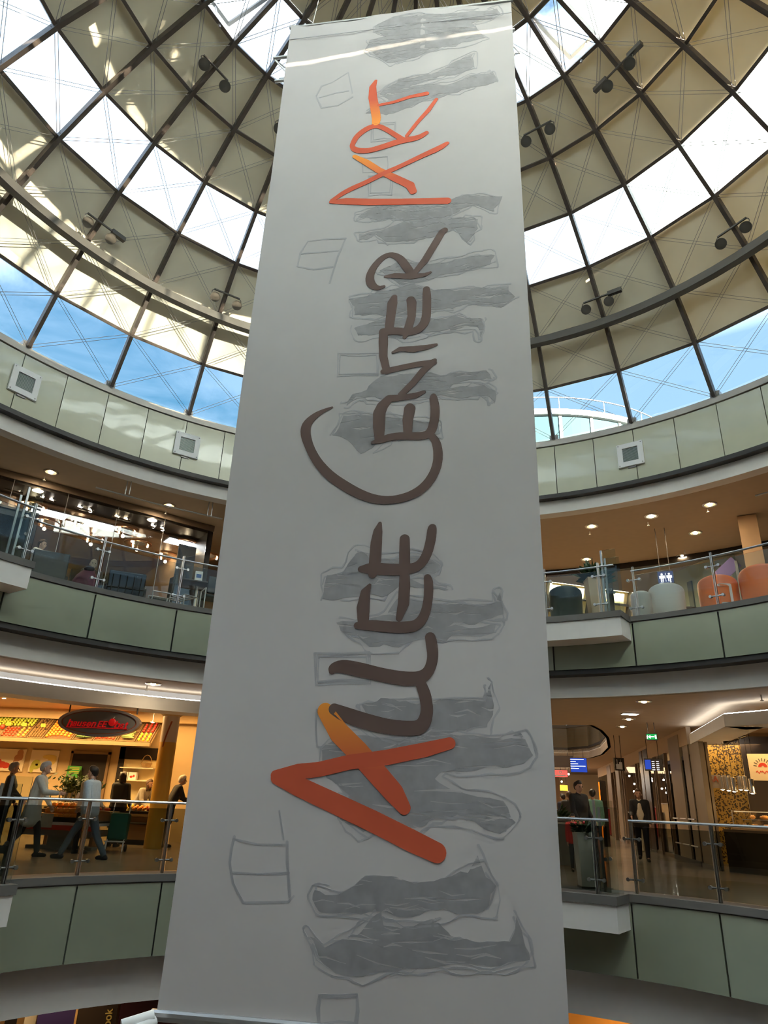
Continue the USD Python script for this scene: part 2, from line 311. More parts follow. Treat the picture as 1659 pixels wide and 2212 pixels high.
# ---------------------------------------------------------------- the banner
mat('banner', (.68, .645, .64), .8, var=.02, vscale=3.0, trans=.34, tcol=(.78, .79, .81))
mat('banner_print', (.46, .45, .465), .85, var=.16, vscale=9.0, trans=.4, tcol=(.58, .58, .61))
mat('banner_line', (.56, .55, .57), .85, trans=.4, tcol=(.66, .66, .69))
mat('ink_brown', (.105, .062, .052), .8)
mat('ink_red', (.55, .085, .035), .8)
BL, BR = pol(0, 0), 0
dl, dr = 7.35, 6.80
azl, azr = rad(-15.30), rad(12.50)
pL = EYE+V(sin(azl), cos(azl), 0)*dl; pR = EYE+V(sin(azr), cos(azr), 0)*dr
ZT, ZB = EYE[2]+1.5418*dl, EYE[2]-.2365*dl
bex = (pR-pL)/np.linalg.norm(pR-pL); BW = np.linalg.norm((pR-pL)[:2]); BN = np.cross(bex, V(0, 0, 1))
BT = fr(V(pL[0], pL[1], 0), bex)                                       # banner frame: x along its width, z up; -y faces the viewer
IBT = np.linalg.inv(BT)
def bpt(x, y): return (IBT@np.append(at_pl(x, y, pL, BN), 1))[[0, 2]]
def sag(u, z): return .020*np.sin(u*2.1+.5*np.sin(z*.7))+.012*np.sin(z*.9+u)+.006*np.sin(u*9+z*.4)*np.clip((z-9)/3, 0, 1)
def drape(m):
    """Lays flat print on the hanging cloth."""
    v = m.vertices; l = (np.c_[v, np.ones(len(v))]@IBT.T)[:, :3]; l[:, 1] += sag(l[:, 0], l[:, 2]); m = m.copy(); m.vertices = (np.c_[l, np.ones(len(l))]@BT.T)[:, :3]; return m
banner = thing('hanging_banner', 'tall pale grey cloth banner with red and brown brush lettering hanging down the atrium', 'banner')
nu, nz = 24, 90
U, Z = np.meshgrid(np.linspace(0, BW, nu), np.linspace(ZB, ZT, nz))
g = np.arange(nu*nz).reshape(nz, nu); q = np.stack([g[:-1, :-1], g[:-1, 1:], g[1:, 1:], g[1:, :-1]], -1).reshape(-1, 4)
fr_ = np.stack([U.ravel(), sag(U.ravel(), Z.ravel()), Z.ravel()], 1); bk_ = fr_+[0, .004, 0]; n_ = nu*nz
f = np.vstack([q[:, [0, 1, 2]], q[:, [0, 2, 3]], q[:, [0, 2, 1]]+n_, q[:, [0, 3, 2]]+n_])
rim = [*g[0, :], *g[1:, -1], *g[-1, -2::-1], *g[-2:0:-1, 0]]
f = np.vstack([f, [(rim[i-1], rim[i-1]+n_, rim[i]+n_) for i in range(len(rim))], [(rim[i-1], rim[i]+n_, rim[i]) for i in range(len(rim))]])
part('cloth', put(tm(np.vstack([fr_, bk_]), f), BT), 'banner', banner, smooth=60)
part('top_hem', put(J([bx(0, BW, -.016, -.010, ZT-.36, ZT-.345)]), BT), 'banner_line', banner)
part('top_bar', put(rod((-.03, .02, ZT-.02), (BW+.03, .02, ZT-.02), .025), BT), 'steel_grey', banner)
part('bottom_bar', put(rod((-.05, .0, ZB), (BW+.05, .0, ZB), .045, 10), BT), 'steel_bright', banner)
def band(kind, px):                                                    # zoomed tracing -> photo pixels
    ox, oy, s = {1: (440, 0, .44605), 2: (500, 450, .40989), 3: (440, 1080, .47016), 4: (330, 1550, .56058)}[kind]
    return [(ox+p[0]*s, oy+p[1]*s, *[w*s for w in p[2:]]) for p in px]
def bstroke(kind, px):
    out = []
    for x, y, w in band(kind, px):
        c, e = bpt(x, y), bpt(x+w, y); out.append((c[0], c[1], abs(e[0]-c[0])))
    for _ in range(2 if len(out) >= 8 else 0):                      # round off long strokes
        a = np.array(out); out = [out[0], *[tuple(q) for i in range(len(a)-1) for q in (a[i]*.75+a[i+1]*.25, a[i]*.25+a[i+1]*.75)], out[-1]]
    return wstroke(out)
def dense(poly, off, th=.004):
    """Flat print cut into bands so that it follows the cloth."""
    x0, z0, x1, z1 = poly.bounds; ms = []; ns = max(1, int((z1-z0)/.16)); nx = max(1, int((x1-x0)/.25))
    for a in range(ns):
        for b in range(nx):
            c = poly.intersection(sbox(x0+(x1-x0)*b/nx, z0+(z1-z0)*a/ns, x0+(x1-x0)*(b+1)/nx, z0+(z1-z0)*(a+1)/ns))
            for gg in getattr(c, 'geoms', [c]):
                if gg.geom_type == 'Polygon' and gg.area > 1e-6: ms.append(prism(gg, BT, -off-th, -off))
    return drape(J(ms))
LET = [
 ('letter_t', 'red', 1, [[(835, 400, 14), (820, 430, 34), (820, 480, 42), (830, 530, 44), (838, 580, 44), (836, 600, 40)], [(850, 518, 16), (920, 505, 18), (1000, 480, 20), (1080, 465, 26)]]),
 ('letter_r', 'red', 1, [[(1080, 655, 22), (1040, 680, 32), (960, 690, 38), (880, 715, 34), (800, 735, 32), (740, 730, 34), (717, 712, 22), (722, 695, 26), (742, 660, 30), (790, 627, 32), (840, 614, 28), (890, 637, 26), (940, 670, 28), (975, 690, 26)], [(985, 668, 18), (1040, 600, 20), (1090, 545, 22), (1128, 490, 16)]]),
 ('letter_a', 'red', 1, [[(615, 972, 18), (690, 970, 40), (800, 978, 40), (950, 983, 38), (1080, 983, 38), (1180, 982, 40)], [(620, 965, 20), (690, 920, 28), (800, 878, 28), (870, 845, 28), (950, 815, 26), (1050, 770, 28), (1140, 730, 34), (1180, 703, 20)], [(730, 757, 20), (790, 790, 34), (850, 830, 34), (930, 870, 40), (1000, 905, 44), (1015, 935, 36)]]),
 ('letter_r', 'brown', 2, [[(803, 410, 16), (770, 420, 28), (735, 400, 48), (725, 360, 46), (745, 310, 38), (790, 260, 34), (840, 240, 30), (890, 265, 44), (925, 315, 48), (950, 350, 44)], [(810, 358, 14), (860, 355, 34), (950, 362, 36), (1020, 355, 24), (1050, 342, 12)], [(965, 345, 30), (1020, 280, 40), (1070, 200, 40), (1110, 135, 38), (1125, 124, 34)]]),
 ('letter_e', 'brown', 2, [[(800, 650, 48), (860, 645, 46), (930, 655, 46), (985, 645, 46), (1025, 600, 50), (1030, 530, 46), (1030, 460, 46), (1028, 430, 36)], [(830, 640, 48), (840, 560, 50), (848, 500, 54), (858, 468, 32)], [(912, 682, 20), (930, 640, 46), (950, 570, 44), (950, 500, 52), (945, 485, 46)]]),
 ('letter_t', 'brown', 2, [[(818, 858, 40), (800, 780, 44), (800, 700, 50), (800, 655, 46)], [(850, 760, 14), (890, 742, 28), (960, 745, 40), (1030, 735, 30), (1080, 722, 16)]]),
 ('letter_n', 'brown', 2, [[(795, 1045, 60), (830, 1005, 44), (900, 1000, 36), (970, 990, 34), (1015, 972, 20)], [(895, 985, 36), (960, 920, 38), (1010, 860, 40), (1060, 815, 36), (1072, 804, 22)], [(1065, 815, 36), (980, 825, 34), (900, 840, 34), (830, 855, 36), (800, 860, 30)]]),
 ('letter_e', 'brown', 2, [[(745, 1237, 18), (790, 1225, 40), (850, 1205, 44), (950, 1205, 46), (1010, 1205, 46), (1050, 1190, 50), (1070, 1130, 48), (1075, 1060, 50), (1065, 1005, 44), (1065, 992, 28)], [(780, 1220, 50), (778, 1150, 64), (780, 1080, 66), (795, 1045, 60)], [(930, 1200, 44), (930, 1120, 56), (940, 1060, 60), (940, 1050, 44)]]),
 ('letter_c', 'brown', 2, [[(530, 1047, 10), (490, 1062, 20), (440, 1090, 35), (395, 1135, 50), (388, 1180, 54), (400, 1230, 48), (425, 1290, 46), (462, 1350, 50), (520, 1412, 54), (600, 1467, 56), (680, 1512, 54), (760, 1540, 50), (840, 1545, 46), (920, 1530, 48), (990, 1497, 50), (1040, 1450, 50), (1075, 1390, 50), (1090, 1330, 50), (1088, 1270, 50), (1075, 1225, 44), (1045, 1195, 36)]]),
 ('letter_e', 'brown', 3, [[(725, 322, 30), (780, 318, 60), (850, 325, 56), (920, 325, 56), (985, 315, 44), (1025, 265, 44), (1045, 190, 46), (1050, 142, 44), (1052, 132, 36)], [(778, 345, 40), (790, 280, 56), (795, 200, 52), (802, 150, 42), (812, 112, 16)], [(925, 185, 46), (925, 250, 50), (925, 330, 50)]]),
 ('letter_e', 'brown', 3, [[(708, 580, 32), (760, 578, 50), (850, 588, 52), (930, 590, 54), (985, 580, 50), (1020, 530, 44), (1035, 450, 42), (1035, 380, 42), (1030, 362, 34)], [(735, 570, 50), (735, 500, 60), (745, 430, 44), (765, 395, 14)], [(925, 360, 48), (925, 400, 52), (920, 480, 52), (900, 548, 30)]]),
 ('letter_l', 'brown', 3, [[(590, 788, 28), (595, 772, 44), (640, 765, 62), (720, 782, 66), (820, 807, 62), (920, 825, 66), (990, 825, 64), (1035, 795, 50), (1056, 730, 50), (1048, 660, 54), (1042, 635, 48)]]),
 ('letter_l', 'brown', 3, [[(600, 962, 50), (650, 987, 68), (750, 1020, 70), (850, 1045, 68), (950, 1053, 66), (1005, 1045, 66), (1030, 980, 56), (1020, 900, 56), (1000, 850, 50)]]),
 ('letter_a', 'red', 4, [[(470, 222, 36), (560, 208, 56), (640, 200, 54), (760, 172, 54), (900, 155, 56), (1050, 125, 54), (1145, 100, 44)], [(475, 232, 46), (560, 265, 70), (700, 330, 74), (850, 400, 78), (1000, 475, 80), (1095, 520, 74)], [(665, -25, 60), (720, 60, 78), (790, 130, 80), (860, 210, 80), (930, 290, 76), (970, 348, 50)]]),
]
ORANGE = {('letter_a', 1): (2, 0), ('letter_t', 1): (0, -1), ('letter_a', 4): (2, 0)}
def grad_ink(name, z0, z1, c0, c1):
    MAT[name] = usdkit.material(stage, f'/World/Looks/{name}', {'tc': ('texture_coordinate', {}), 's': ('separate_xyz', {}), 'm': ('map_range', {'from_min': z0, 'from_max': z1, 'clamp': True}),
        'r': ('rgb_ramp', {'ramp': [(0, c0), (1, c1)]}), 'p': ('principled_bsdf', {'roughness': .8})}, [('tc.object', 's.vector'), ('s.z', 'm.value'), ('m.result', 'r.fac'), ('r.color', 'p.base_color')], surface='p.BSDF')
for i, (nm, ink, kind, strokes) in enumerate(LET):
    polys = [bstroke(kind, s) for s in strokes]; og = ORANGE.get((nm, kind)); rest = polys
    if og:
        rest = [p for j, p in enumerate(polys) if j != og[0]]; st = polys[og[0]].difference(unary_union(rest)); b = polys[og[0]].bounds
        hi = og[1] == 0
        grad_ink(f'ink_orange_{i}', b[1] if not hi else b[3]-.62*(b[3]-b[1]), b[3] if hi else b[1]+.55*(b[3]-b[1]), *(((.55, .085, .035), (.85, .30, .03)) if hi else ((.85, .30, .04), (.55, .085, .035))))
    L = part(nm, dense(unary_union(rest), .004), f'ink_{ink}', banner, label=f'{"red orange" if ink == "red" else "dark brown"} brush-painted {nm.replace("_", " ")}')
    if og: part('gradient_stroke', dense(st, .004), f'ink_orange_{i}', L, label='stroke printed from orange to red')
# faint grey sketches behind the lettering
SK = [
 (4, [(600, 850), (660, 880), (720, 870), (800, 810), (880, 755), (892, 800), (980, 800), (1085, 780), (1150, 850), (1280, 865), (1370, 870), (1400, 770), (1450, 900), (1450, 935), (1320, 960), (1120, 950), (1000, 970), (880, 970), (800, 995), (700, 975), (640, 925)]),
 (4, [(625, 670), (720, 690), (780, 650), (830, 612), (900, 615), (1010, 645), (1130, 615), (1230, 580), (1260, 535), (1282, 600), (1320, 650), (1300, 740), (1100, 750), (1020, 765), (900, 755), (720, 750), (640, 740), (618, 705)]),
 (4, [(650, 120), (760, 70), (950, 85), (1080, 50), (1300, 85), (1430, 60), (1470, 150), (1440, 185), (1250, 200), (1120, 205), (1080, 240), (1200, 285), (1350, 330), (1390, 400), (1340, 440), (1220, 395), (1080, 385), (1030, 430), (900, 400), (810, 450), (720, 400), (770, 300), (650, 220)]),
 (3, [(720, 950), (820, 915), (1000, 930), (1060, 930), (1290, 915), (1305, 850), (1330, 960), (1300, 1050), (1060, 1065), (900, 1080), (760, 1040)]),
 (3, [(590, 510), (640, 600), (700, 640), (760, 675), (900, 665), (1050, 620), (1100, 640), (1340, 610), (1360, 580), (1110, 590), (1375, 535), (1352, 430), (1340, 480), (1060, 480), (900, 450), (850, 520), (700, 565), (610, 560)]),
 (3, [(555, 450), (560, 350), (650, 330), (700, 240), (760, 262), (860, 280), (980, 255), (1080, 300), (1060, 340), (860, 345), (1120, 405), (900, 400), (820, 440), (620, 462)]),
 (2, [(600, 1035), (640, 980), (720, 960), (780, 885), (900, 865), (1080, 878), (1200, 870), (1350, 860), (1370, 900), (1200, 912), (1150, 938), (1330, 930), (1390, 960), (1380, 1020), (1340, 975), (1200, 1000), (1100, 990), (900, 1020), (760, 990), (660, 1000)]),
 (2, [(540, 1190), (590, 1090), (720, 1080), (900, 1110), (1090, 1150), (1100, 1190), (860, 1200), (750, 1270), (690, 1290), (620, 1220)]),
 (2, [(620, 470), (700, 465), (780, 430), (960, 400), (1060, 440), (1280, 425), (1460, 410), (1480, 470), (1430, 515), (1250, 500), (1160, 540), (1000, 545), (900, 560), (640, 560), (650, 510)]),
 (2, [(650, 625), (760, 590), (900, 575), (1060, 590), (1180, 575), (1320, 590), (1310, 680), (1290, 630), (1100, 645), (900, 680), (780, 660), (660, 665)]),
 (2, [(665, 130), (800, 115), (900, 80), (1080, 62), (1290, 62), (1310, 110), (1250, 190), (1180, 120), (980, 172), (830, 175), (750, 140), (670, 165)]),
 (2, [(670, 30), (760, -5), (900, 20), (1150, 20), (1150, 40), (900, 60), (720, 50)]),
 (2, [(780, 330), (900, 270), (1060, 300), (1250, 260), (1380, 240), (1370, 300), (1250, 330), (1060, 370), (900, 400)]),
 (1, [(830, 130), (920, 85), (1100, 75), (1250, 60), (1420, 30), (1440, 60), (1300, 110), (1360, 180), (1180, 230), (1000, 290), (900, 312), (860, 290), (790, 245), (810, 200), (890, 180), (830, 150)]),
 (1, [(850, 460), (950, 390), (1100, 372), (1220, 300), (1300, 265), (1315, 320), (1210, 365), (1100, 392), (1000, 430), (1200, 410), (1390, 340), (1415, 390), (1200, 460), (1050, 510), (880, 565), (790, 550), (900, 490)]),
 (1, [(750, 1050), (870, 1000), (1100, 1010), (1250, 960), (1440, 950), (1410, 1030), (1300, 995), (1150, 1060), (1000, 1080), (900, 1040)]),
]
pr = np.random.default_rng(3)
def rough(poly, amp=.02):
    pts = np.array(poly.segmentize(.06).exterior.coords)[:-1]
    n = np.stack([meshkit.fbm(np.c_[pts*7, np.full(len(pts), s)], 3, s) for s in (1, 2)], 1)-.5
    p = Polygon(pts+n*amp*5).buffer(0)
    hole = []
    for _ in range(int(14+poly.area*46)):                              # bare streaks between the chalk strokes
        x0, z0, x1, z1 = poly.bounds; c = V(pr.uniform(x0, x1), pr.uniform(z0, z1)); l = pr.uniform(.06, .22)*(x1-x0)*.5
        hole.append(wstroke([(c[0]-l, c[1]+pr.normal(0, .02), .004), (c[0], c[1]+pr.normal(0, .01), pr.uniform(.006, .022)), (c[0]+l, c[1]+pr.normal(0, .02), .004)]))
    return p.difference(unary_union(hole))
def sketch(pts_px): return [tuple(bpt(x, y)) for x, y in pts_px]
for i, (kind, px) in enumerate(SK):
    base = Polygon(sketch(band(kind, px))).buffer(0); s = rough(base); fg = part('printed_figure', dense(s, .0005, .002), 'banner_print', banner, label='faint grey chalk figure lying on its side')
    ol = []
    for k in range(3):                                                # loose outlines drawn around it
        pts = np.array(base.buffer(.03*(k-.6)).segmentize(.10).exterior.coords) if base.buffer(.03*(k-.6)).geom_type == 'Polygon' else np.array(base.segmentize(.10).exterior.coords)
        pts = pts+(np.stack([meshkit.fbm(np.c_[pts*5, np.full(len(pts), 7+k+q)], 2, 9+k+q) for q in (0, 1)], 1)-.5)*.16
        a = int(pr.integers(0, len(pts))); pts = np.roll(pts, a, 0)[:int(len(pts)*.7)]
        ol.append(wstroke([(*p, .007+.016*pr.random()) for p in pts]))
    part('chalk_outline', dense(unary_union(ol).difference(s.buffer(.002)), .0005, .002), 'banner_line', fg)
FRM = [(4, (635, 1068, 790, 1185), 2), (3, (512, 700, 768, 850), 3), (2, (560, 760, 775, 880), 2), (1, (800, 850, 912, 945), 2), (1, (770, 765, 890, 838), 1), (1, (815, 600, 930, 690), 2), (3, (515, 960, 640, 1140), 1)]
def loop(pts, w):
    pts = pts+[pts[0]]; return wstroke([(*p, w*pr.uniform(.7, 1.3)) for p in pts])
for kind, (x0, y0, x1, y1), n in FRM:
    ls = []
    for j in range(n):
        d = j*9; c = np.array(sketch(band(kind, [(x0+d, y0+d), ((x0+x1)/2, y0+d+3), (x1-d, y0+d), (x1-d+2, (y0+y1)/2), (x1-d, y1-d), ((x0+x1)/2, y1-d-3), (x0+d, y1-d), (x0+d-2, (y0+y1)/2)]))); ls.append(loop([tuple(p) for p in c+pr.normal(0, .006, c.shape)], .016))
    part('printed_frame', dense(unary_union(ls), .0005, .002), 'banner_line', banner, label='faint sketched picture frame')
BAGS = [(4, [[(310, 460), (300, 500), (292, 560), (305, 640), (345, 715), (430, 715), (520, 712), (540, 690)], [(310, 470), (400, 490), (515, 492)], [(305, 598), (400, 605), (520, 600)], [(515, 480), (515, 560), (525, 690)], [(485, 360), (500, 470)]]),
        (2, [[(345, 300), (360, 230), (400, 165), (480, 155), (600, 150)], [(345, 300), (430, 315), (530, 300)], [(360, 232), (440, 225), (560, 215)], [(600, 150), (560, 240), (515, 385)]]),
        (1, [[(545, 460), (570, 415), (620, 400), (700, 350), (720, 450)], [(545, 465), (570, 520), (650, 510), (720, 470)], [(560, 470), (640, 450), (700, 440)]])]
for kind, ls in BAGS:
    part('printed_barrel', dense(unary_union([wstroke([(*tuple(bpt(x, y)), .022*pr.uniform(.7, 1.3)) for x, y in band(kind, l)]) for l in ls]), .0005, .002), 'banner_line', banner, label='faint sketched bag outline')

# the truss it hangs from
mat('truss_alu', (.70, .71, .72), .35, .7)
tr = thing('lighting_truss', 'triangular aluminium truss hung under the dome behind the banner top', 'truss')
tz = ZT-.35
def tpt(u, dy, dz): return (BT@np.array([u, dy, tz+dz, 1]))[:3]
for nm_, dy, dz in (('chord', .25, .0), ('chord', .60, .0), ('chord', .425, -.30)): part(nm_, rod(tpt(-.33, dy, dz), tpt(BW+.05, dy, dz), .026, 10), 'truss_alu', tr, smooth=40)
u = -.33; z = 0
while u < BW:
    for (a, b) in (((.25, 0), (.425, -.3)), ((.60, 0), (.425, -.3)), ((.25, 0), (.60, 0))):
        p, q_ = (a, b) if z % 2 == 0 else (b, a); part('brace', rod(tpt(u, *p), tpt(u+.3, *q_), .012, 6), 'truss_alu', tr)
    u += .3; z += 1
for u in (.1, BW-.2): part('hanging_cable', rod(tpt(u, .42, 0), V(*(tpt(u, .42, 0)[:2]*.75), ZC+RS-.25), .008, 6), 'steel_grey', tr)
for u in (.03, BW*.5, BW-.03): part('strap', rod(tpt(u, .07, .33), tpt(u, .25, 0), .008, 6), 'steel_grey', tr)
# ---------------------------------------------------------------- people
mat('skin', (.50, .29, .20), .55); mat('skin_pale', (.60, .40, .30), .55)
mat('hair_grey', (.34, .32, .31), .7); mat('hair_dark', (.016, .011, .009), .5); mat('hair_brown', (.07, .035, .018), .5); mat('hair_white', (.62, .58, .50), .7)
for n_, c_ in dict(coat_grey=(.42, .43, .40), shirt_blue=(.42, .50, .56), denim=(.11, .14, .18), cloth_black=(.008, .008, .009), cloth_beige=(.34, .31, .25), cloth_navy=(.02, .022, .04), cloth_white=(.72, .72, .72), cloth_plum=(.09, .018, .04), cloth_mint=(.20, .40, .33), cloth_charcoal=(.035, .035, .038), cloth_tan=(.30, .19, .09), cloth_red=(.45, .03, .02), cloth_salmon=(.65, .22, .13), shoe_black=(.012, .011, .01), mannequin=(.70, .58, .42), cloth_cream=(.62, .55, .42), cloth_grey=(.12, .12, .12)).items():
    mat(n_, c_, .8, var=.06, vscale=20)
MF = manifold3d.Manifold
def hullb(p, q, r0, r1, n=10): return MF.batch_hull([MF.sphere(r0, n).translate(tuple(map(float, p))), MF.sphere(r1, n).translate(tuple(map(float, q)))])
def smoothm(m, L=.03, it=6):
    t = unman(m.refine_to_length(L)); t = trimesh.Trimesh(t.vertices, t.faces); trimesh.smoothing.filter_taubin(t, iterations=it); return t
def rx(v, a): v = np.array(v, float); c, s = cos(rad(a)), sin(rad(a)); return V(v[0], v[1]*c+v[2]*s, -v[1]*s+v[2]*c)     # + swings forward (+y) a vector that hangs down
def person(label, loc, heading, H=1.74, thigh=(0, 0), knee=(0, 0), arm=(0, 0), elbow=(10, 10), spread=(6, 6), lean=0, outfit=None, hair='hair_dark', hairlen=0, skin='skin', name='person', cat='person', headturn=0, feet=None, hat=None, bald=False):
    """heading: where the figure faces, degrees clockwise from +y. Angles are degrees of swing forward; knees bend back, elbows forward."""
    o = outfit or {}; k = H/1.74
    t = thing(name, label, cat, loc, -heading)
    hipz = .90; low = 1e9
    def leg(i):
        s = (-1, 1)[i]; h = V(s*.095, 0, hipz); kn = h+rx((0, 0, -.43), -thigh[i])*1; kn = h+V(0, .43*sin(rad(thigh[i])), -.43*cos(rad(thigh[i])))
        a2 = thigh[i]-knee[i]; an = kn+V(0, .41*sin(rad(a2)), -.41*cos(rad(a2))); return h, kn, an, an+V(s*.02, .15, -.045), an+V(0, -.05, -.045)
    legs = [leg(0), leg(1)]; low = min(min(l[3][2], l[4][2]) for l in legs)-.03
    up0 = V(0, 0, -low)
    T = lambda v: (v+up0)*k
    def tor(v): d = V(*v)-V(0, 0, hipz); a = rad(lean); return V(d[0], d[1]*cos(a)+d[2]*sin(a), -d[1]*sin(a)+d[2]*cos(a))+V(0, 0, hipz)
    sh = [tor((s*.185, 0, 1.42)) for s in (-1, 1)]; arms = []
    for i, s in enumerate((-1, 1)):
        a, sp = rad(arm[i]-lean*.3), rad(spread[i]); e = sh[i]+V(s*.29*sin(sp), .29*sin(a)*cos(sp), -.29*cos(a)*cos(sp)); b = a+rad(elbow[i])
        w = e+V(s*.05*sin(sp), .25*sin(b), -.25*cos(b)); dr_ = (w-e)/np.linalg.norm(w-e); arms.append((sh[i], e, w, dr_))
    hd = tor((0, .02, 1.62))
    S = lambda p, r: MF.sphere(r*k, 10).translate(tuple(map(float, T(p))))
    B = lambda p, q, r0, r1: hullb(T(p), T(q), r0*k, r1*k)
    hl = lambda *ps: MF.batch_hull([S(p, r) for p, r in ps])
    ct, sn = cos(rad(headturn)), sin(rad(headturn))
    hp = lambda x, y, z: hd+V(x*ct+y*sn, -x*sn+y*ct, z)
    head = [hl((hp(0, -.015, .03), .088), (hp(0, .03, -.055), .052), (hp(0, .012, .06), .078)), hl((hp(0, .075, -.055), .022), (hp(0, .0, -.06), .05)), hl((hp(0, .092, .0), .008), (hp(0, .112, -.028), .013)), hl((hp(-.086, 0, .005), .012), (hp(-.084, 0, -.03), .010)), hl((hp(.086, 0, .005), .012), (hp(.084, 0, -.03), .010)), B(tor((0, 0, 1.44)), hp(0, -.01, -.05), .056, .052)]
    torso = [hl((tor((-.15, 0, 1.40)), .07), (tor((.15, 0, 1.40)), .07), (tor((0, .03, 1.25)), .115), (tor((-.09, .0, 1.15)), .095), (tor((.09, 0, 1.15)), .095)), hl((tor((-.09, 0, 1.15)), .09), (tor((.09, 0, 1.15)), .09), (V(-.085, 0, .93), .10), (V(.085, 0, .93), .10))]
    hands = []
    for i, (s_, e, w, d_) in enumerate(arms):
        sd = (-1, 1)[i]; fwd = np.cross(d_, (sd, 0, 0)); fwd = fwd/max(np.linalg.norm(fwd), 1e-6)*sd*-1 if np.linalg.norm(fwd) > .1 else V(0, 1, 0)
        if fwd[1] < 0: fwd = -fwd
        pm = w+d_*.075; hands.append(hl((w, .024), (pm+fwd*.022, .018), (pm-fwd*.022, .018)))
        for j, (off, ln) in enumerate(((-.026, .05), (-.009, .064), (.009, .068), (.026, .06))):
            b0 = pm+fwd*off; b1 = b0+d_*ln*.55; b2 = b1+d_*ln*.4+V(-sd*.018, 0, 0); hands += [B(b0, b1, .0095, .009), B(b1, b2, .009, .008)]
        b0 = w+d_*.03+fwd*.028; hands += [B(b0, b0+fwd*.028+d_*.03, .011, .009), B(b0+fwd*.028+d_*.03, b0+fwd*.03+d_*.058, .009, .008)]
    armb = [x for s_, e, w, d_ in arms for x in (B(s_, e, .055, .042), B(e, w, .042, .028))]
    legb = [x for h, kn, an, to, he in legs for x in (B(h, kn, .088, .056), B(kn, an, .058, .038), hl((an, .04), (to, .03), (he, .032)))]
    U = lambda ms: MF.batch_boolean(ms, manifold3d.OpType.Add)
    part('body', smoothm(U(head+torso+hands+armb+legb), .028, 5), skin, t, smooth=True)
    inf = .018
    if 'top' in o:
        ln = o.get('long', 0)
        ms = [hl((tor((-.15, 0, 1.405)), .075+inf), (tor((.15, 0, 1.405)), .075+inf), (tor((0, .03, 1.25)), .12+inf), (tor((-.10, 0, 1.15)), .10+inf), (tor((.10, 0, 1.15)), .10+inf)), hl((tor((-.10, 0, 1.15)), .10+inf), (tor((.10, 0, 1.15)), .10+inf), (V(-.10, 0, .90), .105+inf), (V(.10, 0, .90), .105+inf))]
        if ln:
            mid = (legs[0][1]+legs[1][1])/2
            ms.append(hl((V(-.10, 0, .92), .12+inf), (V(.10, 0, .92), .12+inf), *[(V((-.10, .10)[i]*1.2, legs[i][0][1]*(1-ln)+legs[i][1][1]*ln*.8, hipz+(legs[i][1][2]-hipz)*ln), .09+.02*ln) for i in (0, 1)], (V(0, -.02, hipz-.40*ln), .13)))
        if not o.get('sleeveless'): ms += [x for s_, e, w, d_ in arms for x in (B(s_, e, .062+inf*.7, .050+inf*.6), B(e, e+(w-e)*.93, .050+inf*.6, .040+inf*.3))]
        jm = smoothm(U(ms), .035, 6); part('jacket' if ln or o.get('jacket') else 'shirt', jm, o['top'], t, smooth=True)
        part('collar', smoothm(hl((tor((-.04, .0, 1.475)), .045), (tor((.04, .0, 1.475)), .045), (tor((0, .04, 1.455)), .045)).__sub__(hl((tor((0, .04, 1.58)), .055), (tor((0, .05, 1.50)), .03))), .02, 3), o.get('collar', o['top']), t, smooth=True)
    if 'bottom' in o:
        part('skirt' if o.get('skirt') else 'trousers', smoothm(U([hl((V(-.085, 0, .92), .108), (V(.085, 0, .92), .108), (legs[0][0]-V(0, 0, .03), .10), (legs[1][0]-V(0, 0, .03), .10))]+([hl((V(-.09, 0, .9), .11), (V(.09, 0, .9), .11), (legs[0][1], .10), (legs[1][1], .10))] if o.get('skirt') else [])+[x for h, kn, an, to, he in legs for x in (B(h, kn, .098, .070), B(kn, an-(an-kn)*.04, .070, .056))]), .035, 5), o['bottom'], t, smooth=True)
    for h, kn, an, to, he in legs: part('shoe', smoothm(hl((an-V(0, .01, .01), .044), (to, .036), (he, .038)), .025, 3), o.get('shoes', 'shoe_black'), t, smooth=True)
    if hair and not bald:
        ms = [hl((hp(0, -.025, .045), .094), (hp(0, .02, .085), .070), (hp(0, -.06, .0), .062))]
        if hairlen: ms += [hl((hp(s*.062, -.03, .04), .042), (hp(s*.075, -.01, -.05-hairlen), .030), (hp(0, -.06, -.05-hairlen), .045), (hp(0, -.06, .04), .05)) for s in (-1, 1)]
        face = hl((hp(0, .16, .01), .085), (hp(0, .13, -.08), .075))
        part('hair', smoothm(U(ms).__sub__(face), .025, 4), hair, t, smooth=True)
    if 'front' in o: part('blouse', smoothm(hl((tor((0, .125, 1.36)), .045), (tor((-.05, .115, 1.12)), .05), (tor((.05, .115, 1.12)), .05), (tor((0, .10, .98)), .06)), .03, 3), o['front'], t, smooth=True)
    if hat: part('hat', J([put(lathe([(.0, .075), (.07, .07), (.095, .035), (.10, .0), (.15, -.012), (.15, -.02), (.0, -.02)], 20), fr(T(hp(0, -.01, .075)), (1, 0, 0)))]), hat, t, smooth=40)
    for s in (-1, 1): part('eye', ball(T(hp(s*.033, .082, .012)), .011*k), 'hair_dark', t)
    return t

